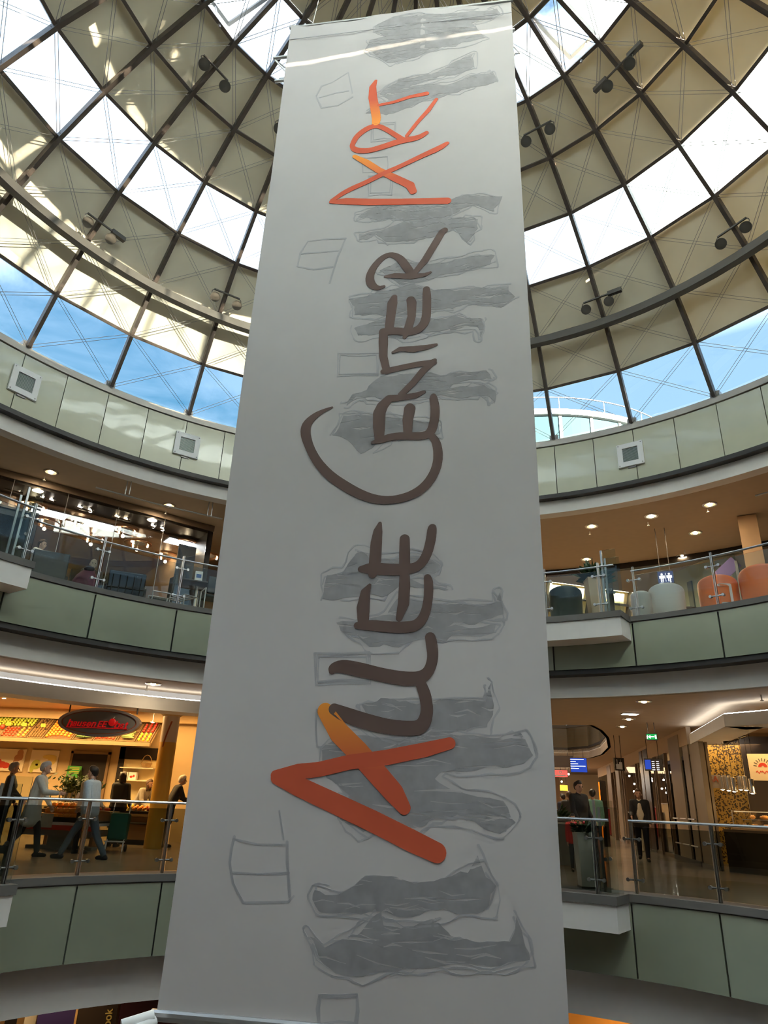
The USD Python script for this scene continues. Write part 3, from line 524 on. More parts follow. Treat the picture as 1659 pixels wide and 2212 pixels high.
# ---------------------------------------------------------------- lamps set into the ceilings
mat('lamp_chrome', (.75, .72, .68), .2, .9); mat('lamp_inner', (.85, .80, .70), .35, .6)
glow('bulb_warm', (1.0, .80, .50), 30.0); glow('bulb_white', (1.0, .94, .84), 26.0); glow('led_white', (.92, .97, 1.0), 8.0)
def disk_light(parent, loc, r, power, color, rot=None):
    d = UsdLux.DiskLight.Define(stage, path_of('light', parent)); d.CreateRadiusAttr(r); d.CreateIntensityAttr(power*1.4); d.CreateColorAttr(color); d.AddTranslateOp().Set(Gf.Vec3d(*map(float, loc)))
    if rot: d.AddRotateXYZOp().Set(rot)
    return d
def rect_light(name, loc, w, h, power, color, rot=(0, 0, 0)):
    d = UsdLux.RectLight.Define(stage, path_of(name)); d.CreateWidthAttr(w); d.CreateHeightAttr(h); d.CreateIntensityAttr(power*1.4); d.CreateColorAttr(color)
    d.AddTranslateOp().Set(Gf.Vec3d(*map(float, loc))); d.AddRotateXYZOp().Set(rot); return d
def downlight(p, label, r=.15, bulb='bulb_warm', power=40, col=(1, .78, .5), group=None):
    t = thing('downlight', label, 'ceiling lamp', p, group=group)
    part('trim_ring', lathe([(r*.78, -.012), (r*1.0, -.014), (r*1.06, -.004), (r*1.06, .01), (r*.78, .01)], 24), 'lamp_chrome', t, smooth=40)
    part('reflector', lathe([(r*.80, -.006), (r*.62, .012), (r*.40, .016), (0.001, .016)], 24), 'lamp_inner', t, smooth=40)
    part('bulb', ball((0, 0, -.012), r*.36, 1, (1, 1, .5)), bulb, t, smooth=True)
    disk_light(t, (0, 0, -.05), r*.8, power, col)
    return t
DL2 = [((110, 1020), 'left of the pipe rail, upper gallery'), ((365, 1092), 'beside the pipe rail, upper gallery'), ((1278, 1137), 'second row from the fascia, above the dark tub chair'), ((1407, 1115), 'plain white one near the middle of the right ceiling'), ((1533, 1090), 'closest to the white fascia at far right'), ((1502, 1151), 'between the fascia and the orange tubs'), ((1474, 1201), 'right above the toilet sign'), ((1267, 1208), 'nearest to the tall planter')]
for (x, y), w_ in DL2:
    white = (x, y) == (1407, 1115)
    downlight(at_z(x, y, Z2C-.012), f'round recessed ceiling lamp, {w_}', .17, 'bulb_white' if white else 'bulb_warm', 120)
DL1 = [((1391, 1515), 'closest to the lower fascia, right side'), ((1358, 1553), 'third in the row towards the arcade'), ((1344, 1569), 'fourth in the row towards the arcade'), ((331, 1477), 'in front of the fruit shop sign')]
for (x, y), w_ in DL1: downlight(at_z(x, y, Z1C-.012), f'round recessed ceiling lamp, {w_}', .16, 'bulb_warm', 40)
mat('spk', (.55, .52, .46), .6)
t = thing('square_ceiling_lamp', 'flat white square ceiling lamp, second in the row towards the arcade', 'ceiling lamp', at_z(1361, 1543, Z1C-.02)); part('frame', bx(-.2, .2, -.13, .13, 0, .03), 'plaster_white', t); part('diffuser', bx(-.17, .17, -.10, .10, -.01, 0), 'bulb_white', t)
for x, y, L, w_ in ((96, 1034, 2, 'beside the outer left lamp of the upper ceiling'), (358, 1107, 2, 'between the pipe rail and the shop front'), (1274, 1152, 2, 'above the tall planter'), (1400, 1132, 2, 'by the white lamp of the right ceiling'), (1529, 1103, 2, 'under the lamp closest to the fascia, right'), (1479, 1192, 2, 'above the toilet sign'), (317, 1487, 1, 'in front of the fruit shop'), (1645, 1508, 1, 'in front of the bakery')):
    z = Z2C if L == 2 else Z1C
    t = thing('sprinkler_head', f'small ceiling sprinkler {w_}', 'sprinkler', at_z(x, y, z-.06))
    part('pipe', rod((0, 0, -.04), (0, 0, .06), .012, 6), 'spk', t); part('deflector', rod((0, 0, -.05), (0, 0, -.04), .035, 8), 'spk', t)
for nm, pts, hang in (('left', [(207, 1053), (340, 1089), (480, 1121)], [(275, 1066), (452, 1113)]), ('right', [(1632, 1071), (1659, 1063), (1700, 1052)], [(1690, 1054)])):
    t = thing('pipe_rail', f'thin steel pipe hung from the upper ceiling at the {nm}', 'rail')
    P = [at_z(x, y, 8.02) for x, y in pts]; part('pipe', tube(P, .022), 'steel_bright', t, smooth=40)
    for x, y in hang:
        q_ = at_z(x, y, 8.02)
        for s in (-.05, .05): part('hanger', rod(q_+V(s, 0, -.03), q_+V(s, 0, .39), .014, 6), 'steel_grey', t)

# ---------------------------------------------------------------- speaker plates on the drum wall
mat('plate_white', (.80, .81, .82), .35); mat('grille_dark', (.10, .15, .13), .3, .2, var=.25, vscale=60)
for k, (x, y), lab in ((2, (52, 828), 'far left'), (4, (403, 963), 'left, closer to the banner'), (10, (1363, 983), 'right of the banner')):
    p = at_r(x, y, R3); a = math.degrees(math.atan2(p[0], p[1])); T = fr(V(p[0], p[1], p[2]), pol(a+90, 1))
    t = thing('speaker_plate', f'square white plate with dark grille on the green drum wall, {lab}', 'speaker')
    fb = sbox(-.32, -.32, .32, .32).difference(sbox(-.19, -.19, .19, .19))
    part('frame', prism(fb, T, -.07, -.01), 'plate_white', t); part('grille', prism(sbox(-.19, -.19, .19, .19), T, -.045, -.02), 'grille_dark', t)
    part('bars', J([prism(sbox(-.19, z-.004, .19, z+.004), T, -.052, -.045) for z in np.linspace(-.17, .17, 12)]), 'steel_grey', t, kind='stuff')
    for sx in (-1, 1):
        for sz in (-1, 1): part('screw', put(rod((sx*.28, -.078, sz*.28), (sx*.28, -.07, sz*.28), .016, 8), T), 'steel_grey', t)
    part('bracket', prism(sbox(-.1, -.36, .1, -.30), T, -.03, 0), 'steel_grey', t)

# ---------------------------------------------------------------- twin floodlights on every other rib
mat('lamp_metal', (.10, .095, .085), .4, .4); mat('lamp_glass', (.09, .085, .075), .15, .2)
def flood(k, i, f, ballast, lab):
    p = node(k, i, -.22)*(1-f)+node(k, i+1, -.22)*f; a = ka(k); ex = pol(a+90, 1)
    t = thing('twin_floodlight', lab, 'floodlight')
    part('crossbar', put(bx(-.34, .34, -.018, .018, -.018, .018), fr(p, ex)), 'lamp_metal', t)
    part('mount', rod(p, p+(C0-p)/np.linalg.norm(C0-p)*-.2, .022), 'lamp_metal', t)
    for s in (-1, 1):
        q_ = p+ex*s*.29
        part('yoke', tube([q_+ex*(.10*cos(u)*s)+V(0, 0, -.10+.10*sin(u)) for u in np.linspace(-pi/2, pi/2+.4, 8)], .009, 6), 'lamp_metal', t)
        c = q_+V(0, 0, -.22); tgt = V(0, -3, 2)-c; tgt /= np.linalg.norm(tgt); T = fr(c, np.cross(tgt, (0, 0, 1)), tgt)
        part('reflector', put(lathe([(.02, -.11), (.06, -.09), (.115, -.02), (.125, .04), (.115, .04)], 20), T), 'lamp_metal', t, smooth=40)
        part('lens', put(lathe([(.116, .03), (.07, .036), (.001, .04)], 20), T), 'lamp_glass', t, smooth=40)
        if s in ballast: part('ballast_box', put(bx(s*.28, s*.62, -.05, .05, -.07, .04), fr(p+V(0, 0, .01), ex)), 'lamp_metal', t)
for k in (2, 4, 10, 12):
    sd = 'left' if k < 6 else 'right'; which = {2: 'outer left', 4: 'inner left', 10: 'inner right', 12: 'outer right'}[k]
    flood(k, 2, .42, {2: (1,), 10: (1,), 4: (), 12: ()}[k], f'pair of round floodlights on a crossbar, lower tier, {which} rib')
    flood(k, 5, .55, {12: (-1, 1)}.get(k, ()), f'pair of round floodlights on a crossbar, upper tier, {which} rib')
# ================================================================ left, upper gallery: fashion shop behind glass
mat('shop_tan', (.58, .37, .20), .6, var=.06, vscale=2); mat('shop_ceiling', (.40, .24, .13), .38, .25, var=.05); mat('shop_black', (.018, .014, .012), .35)
mat('frame_bronze', (.20, .145, .10), .45, .3); mat('panel_blue', (.12, .16, .20), .4); mat('wood_tan', (.34, .19, .08), .4, var=.2, vscale=5, stretch=(1, 1, 8)); mat('copper_ring', (.70, .36, .18), .25, .85)
mat('leather_dark', (.022, .026, .027), .42, var=.2, vscale=12); mat('gloss_black', (.012, .012, .014), .06); mat('table_dark', (.05, .035, .03), .35); mat('paper', (.78, .77, .74), .7); mat('card_blue', (.05, .12, .33), .5)
glow('lamp_panel', (.92, .97, 1.0), 7.0)
FA, FB = V(-9.78, 8.05, 0), V(-5.45, 11.41, 0); fe = (FB-FA)/np.linalg.norm(FB-FA); FT = fr(FA, fe); FW = np.linalg.norm(FB-FA)   # shop front: x to the right, y into the shop
F2 = LEV[2]['floor']
L0x = -6.0
sh = struct('wall_shop_upper'); P_ = lambda m: put(m, FT)
part('back_wall', P_(bx(L0x, FW+1.2, 6.4, 6.6, F2, 8.35)), 'shop_tan', sh); part('side_wall', P_(bx(FW+.02, FW+.2, 1.2, 6.6, F2, 8.35)), 'shop_tan', sh)
part('shop_ceiling', P_(bx(L0x, FW, .9, 6.6, 8.12, 8.2)), 'shop_ceiling', sh); part('dark_soffit', P_(bx(L0x, FW, .04, .9, 8.16, 8.24)), 'shop_black', sh)
part('corner_pier', P_(prism(Polygon([(0, 0), (1.1, 0), (1.1, 1), (0, 1)]), np.eye(4), 0, .02)) if 0 else P_(bx(FW, FW+.16, .02, 1.4, F2, 8.35)), 'shop_black', sh)
part('dark_wall_panel', P_(bx(FW-2.1, FW-.02, 6.2, 6.38, F2, 8.1)), 'shop_black', sh)
fx = struct('window_shop_upper')
part('header', P_(bx(L0x, FW+.16, -.04, .04, 8.22, 8.385)), 'frame_bronze', fx); part('header_return', P_(bx(FW+.10, FW+.16, .04, 2.2, 8.22, 8.385)), 'frame_bronze', fx)
n = 9; w_ = (FW-L0x)/n
for i in range(n):
    part('pane', P_(bx(L0x+i*w_+.006, L0x+(i+1)*w_-.006, -.008, .008, F2+.03, 8.22)), 'shop_glass', fx)
    part('joint', P_(bx(L0x+i*w_-.006, L0x+i*w_+.006, -.012, .012, F2+.03, 8.22)), 'steel_grey', fx)
part('blue_door_panel', P_(bx(FW-.75, FW-.25, .05, .10, F2, 7.65)), 'panel_blue', fx)
def on_front(x, y, off=0.0): return at_pl(x, y, FA+FT[:3, 1]*off, FT[:3, 1])
def ring_lamp(x, y):
    p = at_z(x, y, 8.10); t = thing('halo_ceiling_lamp', None, 'ceiling lamp', p, group='halo lamps in the shop ceiling')
    tag(t, 'copper halo lamp with hanging bulb in the fashion shop ceiling')
    part('halo', lathe([(.22, .0), (.30, -.02), (.36, -.03), (.40, -.01), (.40, .015), (.22, .015)], 24), 'copper_ring', t, smooth=40)
    part('dish', lathe([(.22, .01), (.12, .018), (.001, .02)], 20), 'lamp_chrome', t, smooth=40)
    part('stem', rod((0, 0, -.16), (0, 0, .01), .02, 8), 'lamp_chrome', t); part('bulb', ball((0, 0, -.20), .05, 1), 'bulb_warm', t, smooth=True)
    for u in (0.6, 2.4, 4.4): part('side_bulb', ball((.29*cos(u), .29*sin(u), -.04), .028, 1), 'bulb_warm', t, smooth=True)
for x, y in ((172, 1128), (268, 1144), (199, 1162), (298, 1174), (359, 1200), (449, 1201), (401, 1173), (99, 1128), (68, 1092), (20, 1110)): ring_lamp(x, y)
for i, (x, y, w) in enumerate(((106, 1108, .9), (217, 1135, .8), (392, 1173, .9))):
    p = at_z(x, y, 8.09); t = thing('ceiling_light_panel', f'bright rectangular light panel in the fashion shop ceiling, {["leftmost", "middle", "rightmost"][i]} one', 'ceiling lamp', p, -math.degrees(math.atan2(fe[0], fe[1]))+90)
    part('frame', bx(-w/2-.04, w/2+.04, -.28, .28, -.01, .03), 'steel_grey', t); part('diffuser', bx(-w/2, w/2, -.24, .24, -.02, -.005), 'lamp_panel', t)
for i, (xa, ya, xb, yb) in enumerate(((22, 1051, 40, 1056), (90, 1072, 111, 1080), (172, 1096, 194, 1103), (252, 1116, 271, 1120), (330, 1137, 350, 1143))):
    t = thing('track_spot_pair', f'pair of spotlights on a short track behind the shop window, number {i+1} from the left', 'spotlight')
    tag(t, f'twin track spotlight behind the fashion shop glass, {["leftmost", "second from left", "middle", "second from right", "rightmost"][i]}')
    pa, pb = on_front(xa, ya, .5), on_front(xb, yb, .5); part('track', rod(V(pa[0], pa[1], 8.1)-fe*.12, V(pb[0], pb[1], 8.1)+fe*.12, .03, 6), 'frame_bronze', t)
    for p in (pa, pb):
        d = V(-.3, -.6, -.7); d /= np.linalg.norm(d); T = fr(p, np.cross(d, (0, 0, 1)), d)
        part('stem', rod(p, V(p[0], p[1], 8.1), .012, 6), 'lamp_chrome', t); part('can', put(lathe([(.03, -.14), (.06, -.10), (.075, .0), (.07, .0)], 14), T), 'lamp_chrome', t, smooth=40); part('lens', put(lathe([(.068, -.008), (.001, -.004)], 14), T), 'bulb_white' if i in (1, 2, 4) else 'bulb_warm', t)
0 and rect_light('shop_light', FT[:3, 3]+fe*1.0+FT[:3, 1]*3.2+V(0, 0, 8.05), 7, 3, 4, (1, .72, .42))
# furniture along the upper balustrade, left
def tub(label, x, y_top, D, w, h, mat_, name='tub_chair', emblem=False, back=None):
    p = at_d(x, y_top, D); t = thing(name, label, 'chair', (p[0], p[1], F2))
    out = [(w*.40, .0), (w*.46, .05), (w*.49, h*.5), (w*.5, h-.06), (w*.485, h-.01), (w*.46, h)]
    n = 28; A = np.linspace(0, 2*pi, n, endpoint=False); face = math.atan2(p[0], p[1]-EYE[1])
    v = []; hh = lambda a: .5+.5*cos(a)                                    # high where it turns its back on the atrium
    for (r, z) in out+[(w*.41, h-.01), (w*.40, h*.55), (w*.38, .40)]:
        for a in A:
            zz = z if z < .45 else .45+(z-.45)*(.35+.65*hh(a)**.6); v.append((r*sin(a), -r*cos(a), zz))
    k = len(out)+3; f = []
    for s in range(k-1):
        for i in range(n): j = (i+1) % n; f += [(s*n+i, s*n+j, (s+1)*n+j), (s*n+i, (s+1)*n+j, (s+1)*n+i)]
    m = put(tm(v, f), fr((0, 0, 0), (cos(face), -sin(face), 0))); part('shell', m, mat_, t, smooth=50)
    part('seat_cushion', lathe([(.001, .36), (w*.38, .36), (w*.39, .40), (w*.37, .46), (.001, .47)], 24), mat_, t, smooth=50)
    part('base_ring', lathe([(w*.36, .0), (w*.40, .0), (w*.40, .03), (w*.36, .03)], 24), 'shoe_black', t)
    if emblem:
        a = emblem; T = fr((0, 0, 0), (cos(face), -sin(face), 0)); s_ = wstroke([(-.10, .70, .055), (.13, .70, .055)]).union(wstroke([(.13, .70, .055), (.13, .30, .055)])).union(wstroke([(.13, .30, .055), (-.06, .30, .055)]))
        pl = prism(s_.segmentize(.03), np.eye(4), 0, .012); vv = pl.vertices.copy(); ang = (vv[:, 0]+.12)/(w*.5); rr = w*.498+.01-vv[:, 1]
        pl.vertices = np.stack([rr*np.sin(ang), -rr*np.cos(ang), vv[:, 2]], 1); part('bracket_emblem', put(pl, T), 'plate_white', t, label='white square-bracket emblem')
    return t
def bench_back(name, label, cat, px0, px1, ytop, D, h, depth, mat_, grid=False):
    a, b = at_d(px0, ytop, D), at_d(px1, ytop+12, D); e = (b-a)*V(1, 1, 0); w = np.linalg.norm(e); T = fr(V(a[0], a[1], F2), e)
    t = thing(name, label, cat)
    part('backrest', put(put(rbox(w, .14, h, .03), fr((w/2, 0, 0), (1, 0, 0))), T), mat_, t, smooth=40); part('seat', put(put(rbox(w, depth, .32, .03), fr((w/2, depth/2+.08, 0), (1, 0, 0))), T), mat_, t, smooth=40)
    for u in (.0, w): part('armrest', put(put(rbox(.10, depth, .66, .03), fr((u, depth/2+.07, 0), (1, 0, 0))), T), mat_, t, smooth=40)
    if grid:
        for z in (.25, .55): part('rail', put(rod((0, -.09, z), (w, -.09, z), .014, 6), T), 'shoe_black', t)
        for u in np.linspace(.1, w-.1, 5): part('rail', put(rod((u, -.09, .05), (u, -.09, h-.1), .014, 6), T), 'shoe_black', t)
    return t, T, w
bench_back('booth_sofa', 'dark grey upholstered booth sofa behind the upper left balustrade', 'sofa', 74, 152, 1190, 16.25, 1.12, .62, 'leather_dark')
bench_back('lounge_bench', 'glossy black bench back with a metal rail grid on the upper left gallery', 'bench', 236, 316, 1238, 16.35, .95, .55, 'gloss_black', True)
p = at_d(352, 1240, 16.7); t = thing('side_chair', 'dark high-backed chair with tubular metal frame by the upper left balustrade', 'chair', (p[0], p[1], F2), -60)
bk = tm(*(lambda v, f: (v, f))([(x, .22+.04*(1-(x/.22)**2)+y, z) for z in (.44, 1.12) for y in (0, .04) for x in np.linspace(-.22, .22, 7)], [q for s in range(6) for q in ((s, s+1, s+15), (s, s+15, s+14), (s+7, s+21, s+22), (s+7, s+22, s+8), (s+14, s+15, s+22), (s+14, s+22, s+21), (s, s+8, s+1), (s, s+7, s+8))]+[(0, 14, 21), (0, 21, 7), (6, 13, 27), (6, 27, 20)]))
part('backrest', bk, 'leather_dark', t, smooth=40); part('seat', put(rbox(.46, .46, .07, .025), fr((0, 0, .42), (1, 0, 0))), 'leather_dark', t, smooth=40)
for sx in (-1, 1):
    for sy in (-1, 1): part('leg', rod((sx*.2, sy*.2, .0), (sx*.2, sy*.2, .43), .014), 'steel_bright', t)
part('arm_frame', tube([(-.24, -.2, .40), (-.24, -.2, .62), (-.24, .2, .62), (-.24, .2, .40)], .013), 'steel_bright', t); part('arm_frame', tube([(.24, -.2, .40), (.24, -.2, .62), (.24, .2, .62), (.24, .2, .40)], .013), 'steel_bright', t)
p = at_d(394, 1292, 16.1); t = thing('slatted_stool', 'low bench with bent steel tube slats beside the dark high-backed chair', 'bench', (p[0], p[1], F2), -38)
for i in range(4): part('slat', rod((-.33, -.15+i*.1, .44), (.33, -.15+i*.1, .44), .014), 'steel_bright', t)
for sx in (-1, 1): part('leg_frame', tube([(sx*.33, -.18, 0), (sx*.33, -.18, .44), (sx*.33, .18, .44), (sx*.33, .18, 0)], .015), 'steel_bright', t)
p = at_d(425, 1266, 16.9); t = thing('high_table', 'square dark high table on a steel pedestal near the banner, upper left gallery', 'table', (p[0], p[1], F2), 24)
part('tabletop', put(rbox(.78, .78, .05, .02), fr((0, 0, .98), (1, 0, 0))), 'table_dark', t); part('pedestal', rod((0, 0, .03), (0, 0, .98), .045, 12), 'steel_bright', t, smooth=40); part('foot_plate', lathe([(.001, 0), (.26, 0), (.26, .02), (.05, .04), (.001, .04)], 20), 'steel_bright', t, smooth=40)
t = thing('menu_card', 'white standing menu card with a blue picture on the high table', 'menu card', (p[0]+.05, p[1]-.12, F2+1.03), 20)
part('sheet', tm([(-.09, -.05, 0), (.09, -.05, 0), (.09, 0, .30), (-.09, 0, .30), (-.09, .05, 0), (.09, .05, 0)], [(0, 1, 2), (0, 2, 3), (4, 3, 2), (4, 2, 5), (0, 3, 4), (1, 5, 2)]), 'paper', t)
part('picture', tm([(-.06, -.034, .12), (.06, -.034, .12), (.06, -.014, .22), (-.06, -.014, .22)], [(0, 1, 2), (0, 2, 3)]), 'card_blue', t)
p = at_d(459, 1302, 15.9); t = thing('side_chair', 'dark chair with white tube frame cut by the banner edge, upper left gallery', 'chair', (p[0], p[1], F2), -150)
part('seat', put(rbox(.46, .46, .07, .025), fr((0, 0, .42), (1, 0, 0))), 'leather_dark', t, smooth=40); part('backrest', put(rbox(.44, .05, .40, .02), fr((0, .22, .5), (1, 0, 0))), 'leather_dark', t, smooth=40)
for sx in (-1, 1): part('leg_frame', tube([(sx*.24, -.2, 0), (sx*.24, -.2, .62), (sx*.24, .2, .62), (sx*.24, .2, 0)], .014), 'plate_white', t)
# dark display case and glass end screens on the left landing
q_ = at_d(2, 1200, 14.3); t = thing('display_case', 'dark free-standing display case on the upper left landing', 'display case', (q_[0], q_[1], F2), 38)
part('cabinet', put(rbox(.8, .30, 1.18, .02), fr((0, 0, 0), (1, 0, 0))), 'leather_dark', t, smooth=40); part('top_board', bx(-.43, .43, -.19, .19, 1.18, 1.22), 'frame_bronze', t); part('screen', bx(-.34, .34, -.165, -.152, .25, 1.05), 'gloss_black', t)
def end_screen(L, a, label, hh=1.12):
    d = LEV[L]; t = thing('glass_end_screen', label, 'glass screen')
    for j, r in enumerate((d['r']-.44, d['r']-.20)):
        part('glass_sheet', put(bx(-.16, .12, -.006, .006, d['floor']+.005, d['floor']+hh+.25-.1*j), fr(pol(a, r), pol(a+90, 1))), 'rail_glass', t)
        part('edge_post', put(bx(-.20, -.16, -.012, .012, d['floor']+.005, d['floor']+hh+.25-.1*j), fr(pol(a, r), pol(a+90, 1))), 'steel_bright', t)
        part('bolt', put(rod((-.05, -.02, d['floor']+.5), (-.05, .02, d['floor']+.5), .03), fr(pol(a, r), pol(a+90, 1))), 'steel_grey', t)
for L in (1, 2):
    nm = {1: 'lower', 2: 'upper'}[L]; end_screen(L, A_R-1.0, f'pair of upright glass screens at the corner of the right landing, {nm} gallery'); end_screen(L, A_L-1.0, f'pair of upright glass screens at the corner of the left landing, {nm} gallery')
# people and mannequin, upper left
p = at_d(94, 1160, 17.3); person('person with short brown hair and white top behind the booth sofa, upper left', (p[0], p[1], F2+.0), 95, 1.66, arm=(35, 30), elbow=(60, 55), outfit=dict(top='cloth_white', bottom='cloth_charcoal'), hair='hair_brown', skin='skin_pale')
tag(stage.GetPrimAtPath('/World/person'))
p = at_d(208, 1190, 18.05); p = V(-7.62, 9.9, F2); person('pale mannequin in dark jacket, light shirt and tan trousers inside the shop window', on_front(208, 1190, .45)*V(1, 1, 0)+V(0, 0, F2), 150, 1.84, arm=(10, 5), elbow=(20, 15), outfit=dict(top='cloth_charcoal', jacket=True, collar='cloth_cream', bottom='cloth_tan', shoes='mannequin'), hair=None, skin='mannequin', name='mannequin', cat='mannequin')
q_ = on_front(160, 1240, -1.0); t = thing('draped_coat', 'dark plum coat draped over a low chair back behind the upper left rail', 'coat', (*at_d(190, 1242, 16.3)[:2], F2))
cm = ball((0, 0, .45), .45, 3, (.62, .6, .95)); cm.vertices += (meshkit.fbm(cm.vertices*4, 3, 5)-.5)[:, None]*.18; cm.vertices[:, 2] = np.maximum(cm.vertices[:, 2], .0); part('cloth', cm, 'cloth_plum', t, smooth=50); part('lining', ball((.05, -.10, .86), .12, 2, (1, .7, .5)), 'cloth_navy', t, smooth=True)

# ================================================================ left, lower gallery: the fruit shop
mat('shop_beige', (.52, .38, .20), .7, var=.04, vscale=2); mat('shop_shelf', (.30, .20, .10), .5); mat('counter_grey', (.20, .19, .16), .45); mat('counter_wood', (.22, .14, .07), .5); mat('door_dark', (.012, .008, .007), .5); mat('col_yellow', (.62, .34, .04), .35); mat('col_white', (.62, .52, .42), .4); mat('brown_red', (.33, .07, .02), .5)
YB = 14.0
ws = struct('wall_fruit_shop')
part('back_wall', bx(-14, -3.2, YB, YB+.2, 0, 3.40), 'shop_beige', ws); part('side_wall', bx(-14.2, -14, 7.5, YB+.2, 0, 3.40), 'shop_beige', ws); part('upper_band', bx(-14, -3.2, YB-.25, YB, 3.12, 3.40), 'shop_beige', ws)
bh = struct('trim_bulkhead_left')
A0, A1 = -66, -18
part('lip', sector(10.25, 10.40, 2.93, 3.20, A0, A1, 16), 'plaster_white', bh, smooth=30); part('soffit', sector(10.40, 10.95, 2.93, 3.02, A0, A1, 16), 'plaster_white', bh, smooth=30); part('riser', sector(10.80, 10.95, 3.02, 3.40, A0, A1, 16), 'plaster_white', bh)
t = thing('cove_light', 'white cove light strip along the bulkhead over the fruit shop', 'lamp'); part('strip', sector(10.28, 10.34, 3.20, 3.225, A0, A1, 24), 'led_white', t)
# the oval shop sign
oc = at_d(216, 1561, 16.9); t = thing('oval_shop_sign', 'oval grey metal sign with red lettering hung in front of the fruit shop', 'sign'); OT = fr(oc, (1, 0, .0))
mat('sign_grey', (.21, .20, .19), .4, .2); mat('sign_rim', (.62, .52, .50), .25, .7); mat('sign_red', (.55, .012, .012), .4, emit=((.8, .01, .01), .25)); mat('sign_pink', (.75, .42, .36), .5); mat('leaf_white', (.8, .78, .7), .5)
ov = lambda a, b: Polygon([(a*cos(u), b*sin(u)) for u in np.linspace(0, 2*pi, 49)[:-1]])
part('plate', prism(ov(.83, .25), OT, -.05, .05), 'sign_grey', t); part('rim', prism(ov(.90, .30).difference(ov(.83, .25)), OT, -.075, .07), 'sign_rim', t); part('inner_line', prism(ov(.82, .245).difference(ov(.80, .232)), OT, -.054, -.05), 'brown_red', t)
def italic(m, T): v = m.vertices.copy(); m = m.copy(); m.vertices[:, 0] = v[:, 0]+.28*v[:, 2]; return put(m, T)
I4 = np.eye(4)
for s_, x, h in (('h', -.62, .15), ('a', -.52, .125), ('u', -.415, .125), ('s', -.31, .125), ('e', -.205, .125), ('n', -.10, .125)):
    m = text(s_, I4, h, .02); part('letter', put(italic(m, I4), fr(oc+V(x, -.05, -.03), (1, 0, 0))), 'sign_red', t)
for i, x in enumerate((.035, .135)):
    m = text('E', I4, .12, .02); part('letter', put(italic(m, I4), fr(oc+V(x, -.05, -.035), (1, 0, 0))), 'sign_red', t)
part('apple', put(ball((0, 0, 0), .082, 2, (1, .45, 1)), fr(oc+V(.29, -.06, .01), (1, 0, 0))), 'sign_red', t, smooth=True, label='red apple standing for the letter O'); part('apple_leaf', rod(oc+V(.30, -.07, .09), oc+V(.335, -.07, .125), .010), 'leaf_white', t)
for s_, x, h in (('b', .42, .15), ('s', .52, .115), ('t', .61, .135)):
    m = text(s_, I4, h, .02); part('letter', put(italic(m, I4), fr(oc+V(x, -.05, -.04), (1, 0, 0))), 'sign_red', t)
part('underline', put(bx(-.70, .64, -.065, -.05, -.125, -.110), fr(oc, (1, 0, -.0))), 'sign_red', t)
for u in (-.72, .78): part('hanging_rod', rod(oc+V(u, .0, .2), V(oc[0]+u, oc[1], 3.40 if math.hypot(oc[0]+u, oc[1]) < 10.2 or math.hypot(oc[0]+u, oc[1]) > 11 else 2.94), .018), 'steel_dark', t)
# posters, door, notice, alcove with shelves
mat('poster_cream', (.72, .62, .46), .6); mat('fruit_red', (.55, .05, .03), .45); mat('fruit_brown', (.42, .20, .10), .5); mat('kiwi', (.42, .42, .07), .5); mat('lemon_pale', (.72, .55, .16), .5); mat('notice_green', (.06, .30, .05), .5); mat('notice_yellow', (.75, .55, .08), .5)
def poster(x, lab, shapes):
    t = thing('fruit_poster', lab, 'poster', (x, YB-.03, 1.66)); part('sheet', bx(-.40, .40, -.012, .025, 0, .60), 'poster_cream', t)
    for nm, m_, pl in shapes: part(nm, prism(pl, I4, -.016, -.012), m_, t)
bl = lambda x, z, a, b: Polygon([(x+a*cos(u), z+b*sin(u)) for u in np.linspace(0, 2*pi, 25)[:-1]])
poster(-10.95, 'square cream poster with red strawberries on the fruit shop wall', [('berries', 'fruit_red', unary_union([bl(-.22, .17, .13, .09), bl(-.10, .15, .12, .08), bl(-.30, .22, .06, .10)])), ('figs', 'fruit_brown', unary_union([bl(.25, .50, .09, .09), bl(.20, .36, .10, .10), bl(.16, .24, .07, .09), bl(.30, .40, .05, .10)]))])
poster(-9.98, 'square cream poster with green kiwis and a lemon on the fruit shop wall', [('kiwis', 'kiwi', unary_union([bl(-.20, .20, .14, .13), bl(-.30, .10, .06, .12)])), ('kiwi_heart', 'lemon_pale', bl(-.18, .20, .04, .03)), ('lemons', 'lemon_pale', unary_union([bl(.15, .42, .20, .06), bl(.24, .34, .12, .13)]))])
dr_ = struct('door_1'); part('leaf', bx(-9.15, -8.15, YB-.06, YB-.02, 0, 2.20), 'door_dark', dr_); part('frame', J([bx(-9.22, -9.15, YB-.08, YB, 0, 2.27), bx(-8.15, -8.08, YB-.08, YB, 0, 2.27), bx(-9.22, -8.08, YB-.08, YB, 2.20, 2.27)]), 'counter_wood', dr_); part('handle', rod((-8.25, YB-.09, 1.0), (-8.25, YB-.09, 1.15), .015), 'steel_bright', dr_)
t = thing('green_notice', 'green notice board with a yellow sheet beside the dark shop door', 'notice', (-9.0, YB-.16, 1.36)); part('board', bx(-.20, .20, 0, .03, 0, .50), 'notice_green', t); part('sheet', bx(-.12, .10, -.005, 0, .06, .20), 'notice_yellow', t); part('lines', J([bx(-.14, .14, -.004, 0, z, z+.02) for z in (.30, .34, .40, .44)]), 'kiwi', t)
mat('alcove_cream', (.74, .62, .34), .5)
t = thing('shelf_unit', 'cream shelf unit with two boards in the dark alcove by the yellow column', 'shelf', (-7.15, YB-.05, .0))
part('back_panel', bx(-.5, .45, -.02, .0, .6, 2.1), 'alcove_cream', t); part('surround', J([bx(-.66, -.5, -.05, 0, .3, 2.42), bx(.45, .6, -.05, 0, .3, 2.42), bx(-.66, .6, -.05, 0, 2.1, 2.42)]), 'door_dark', t)
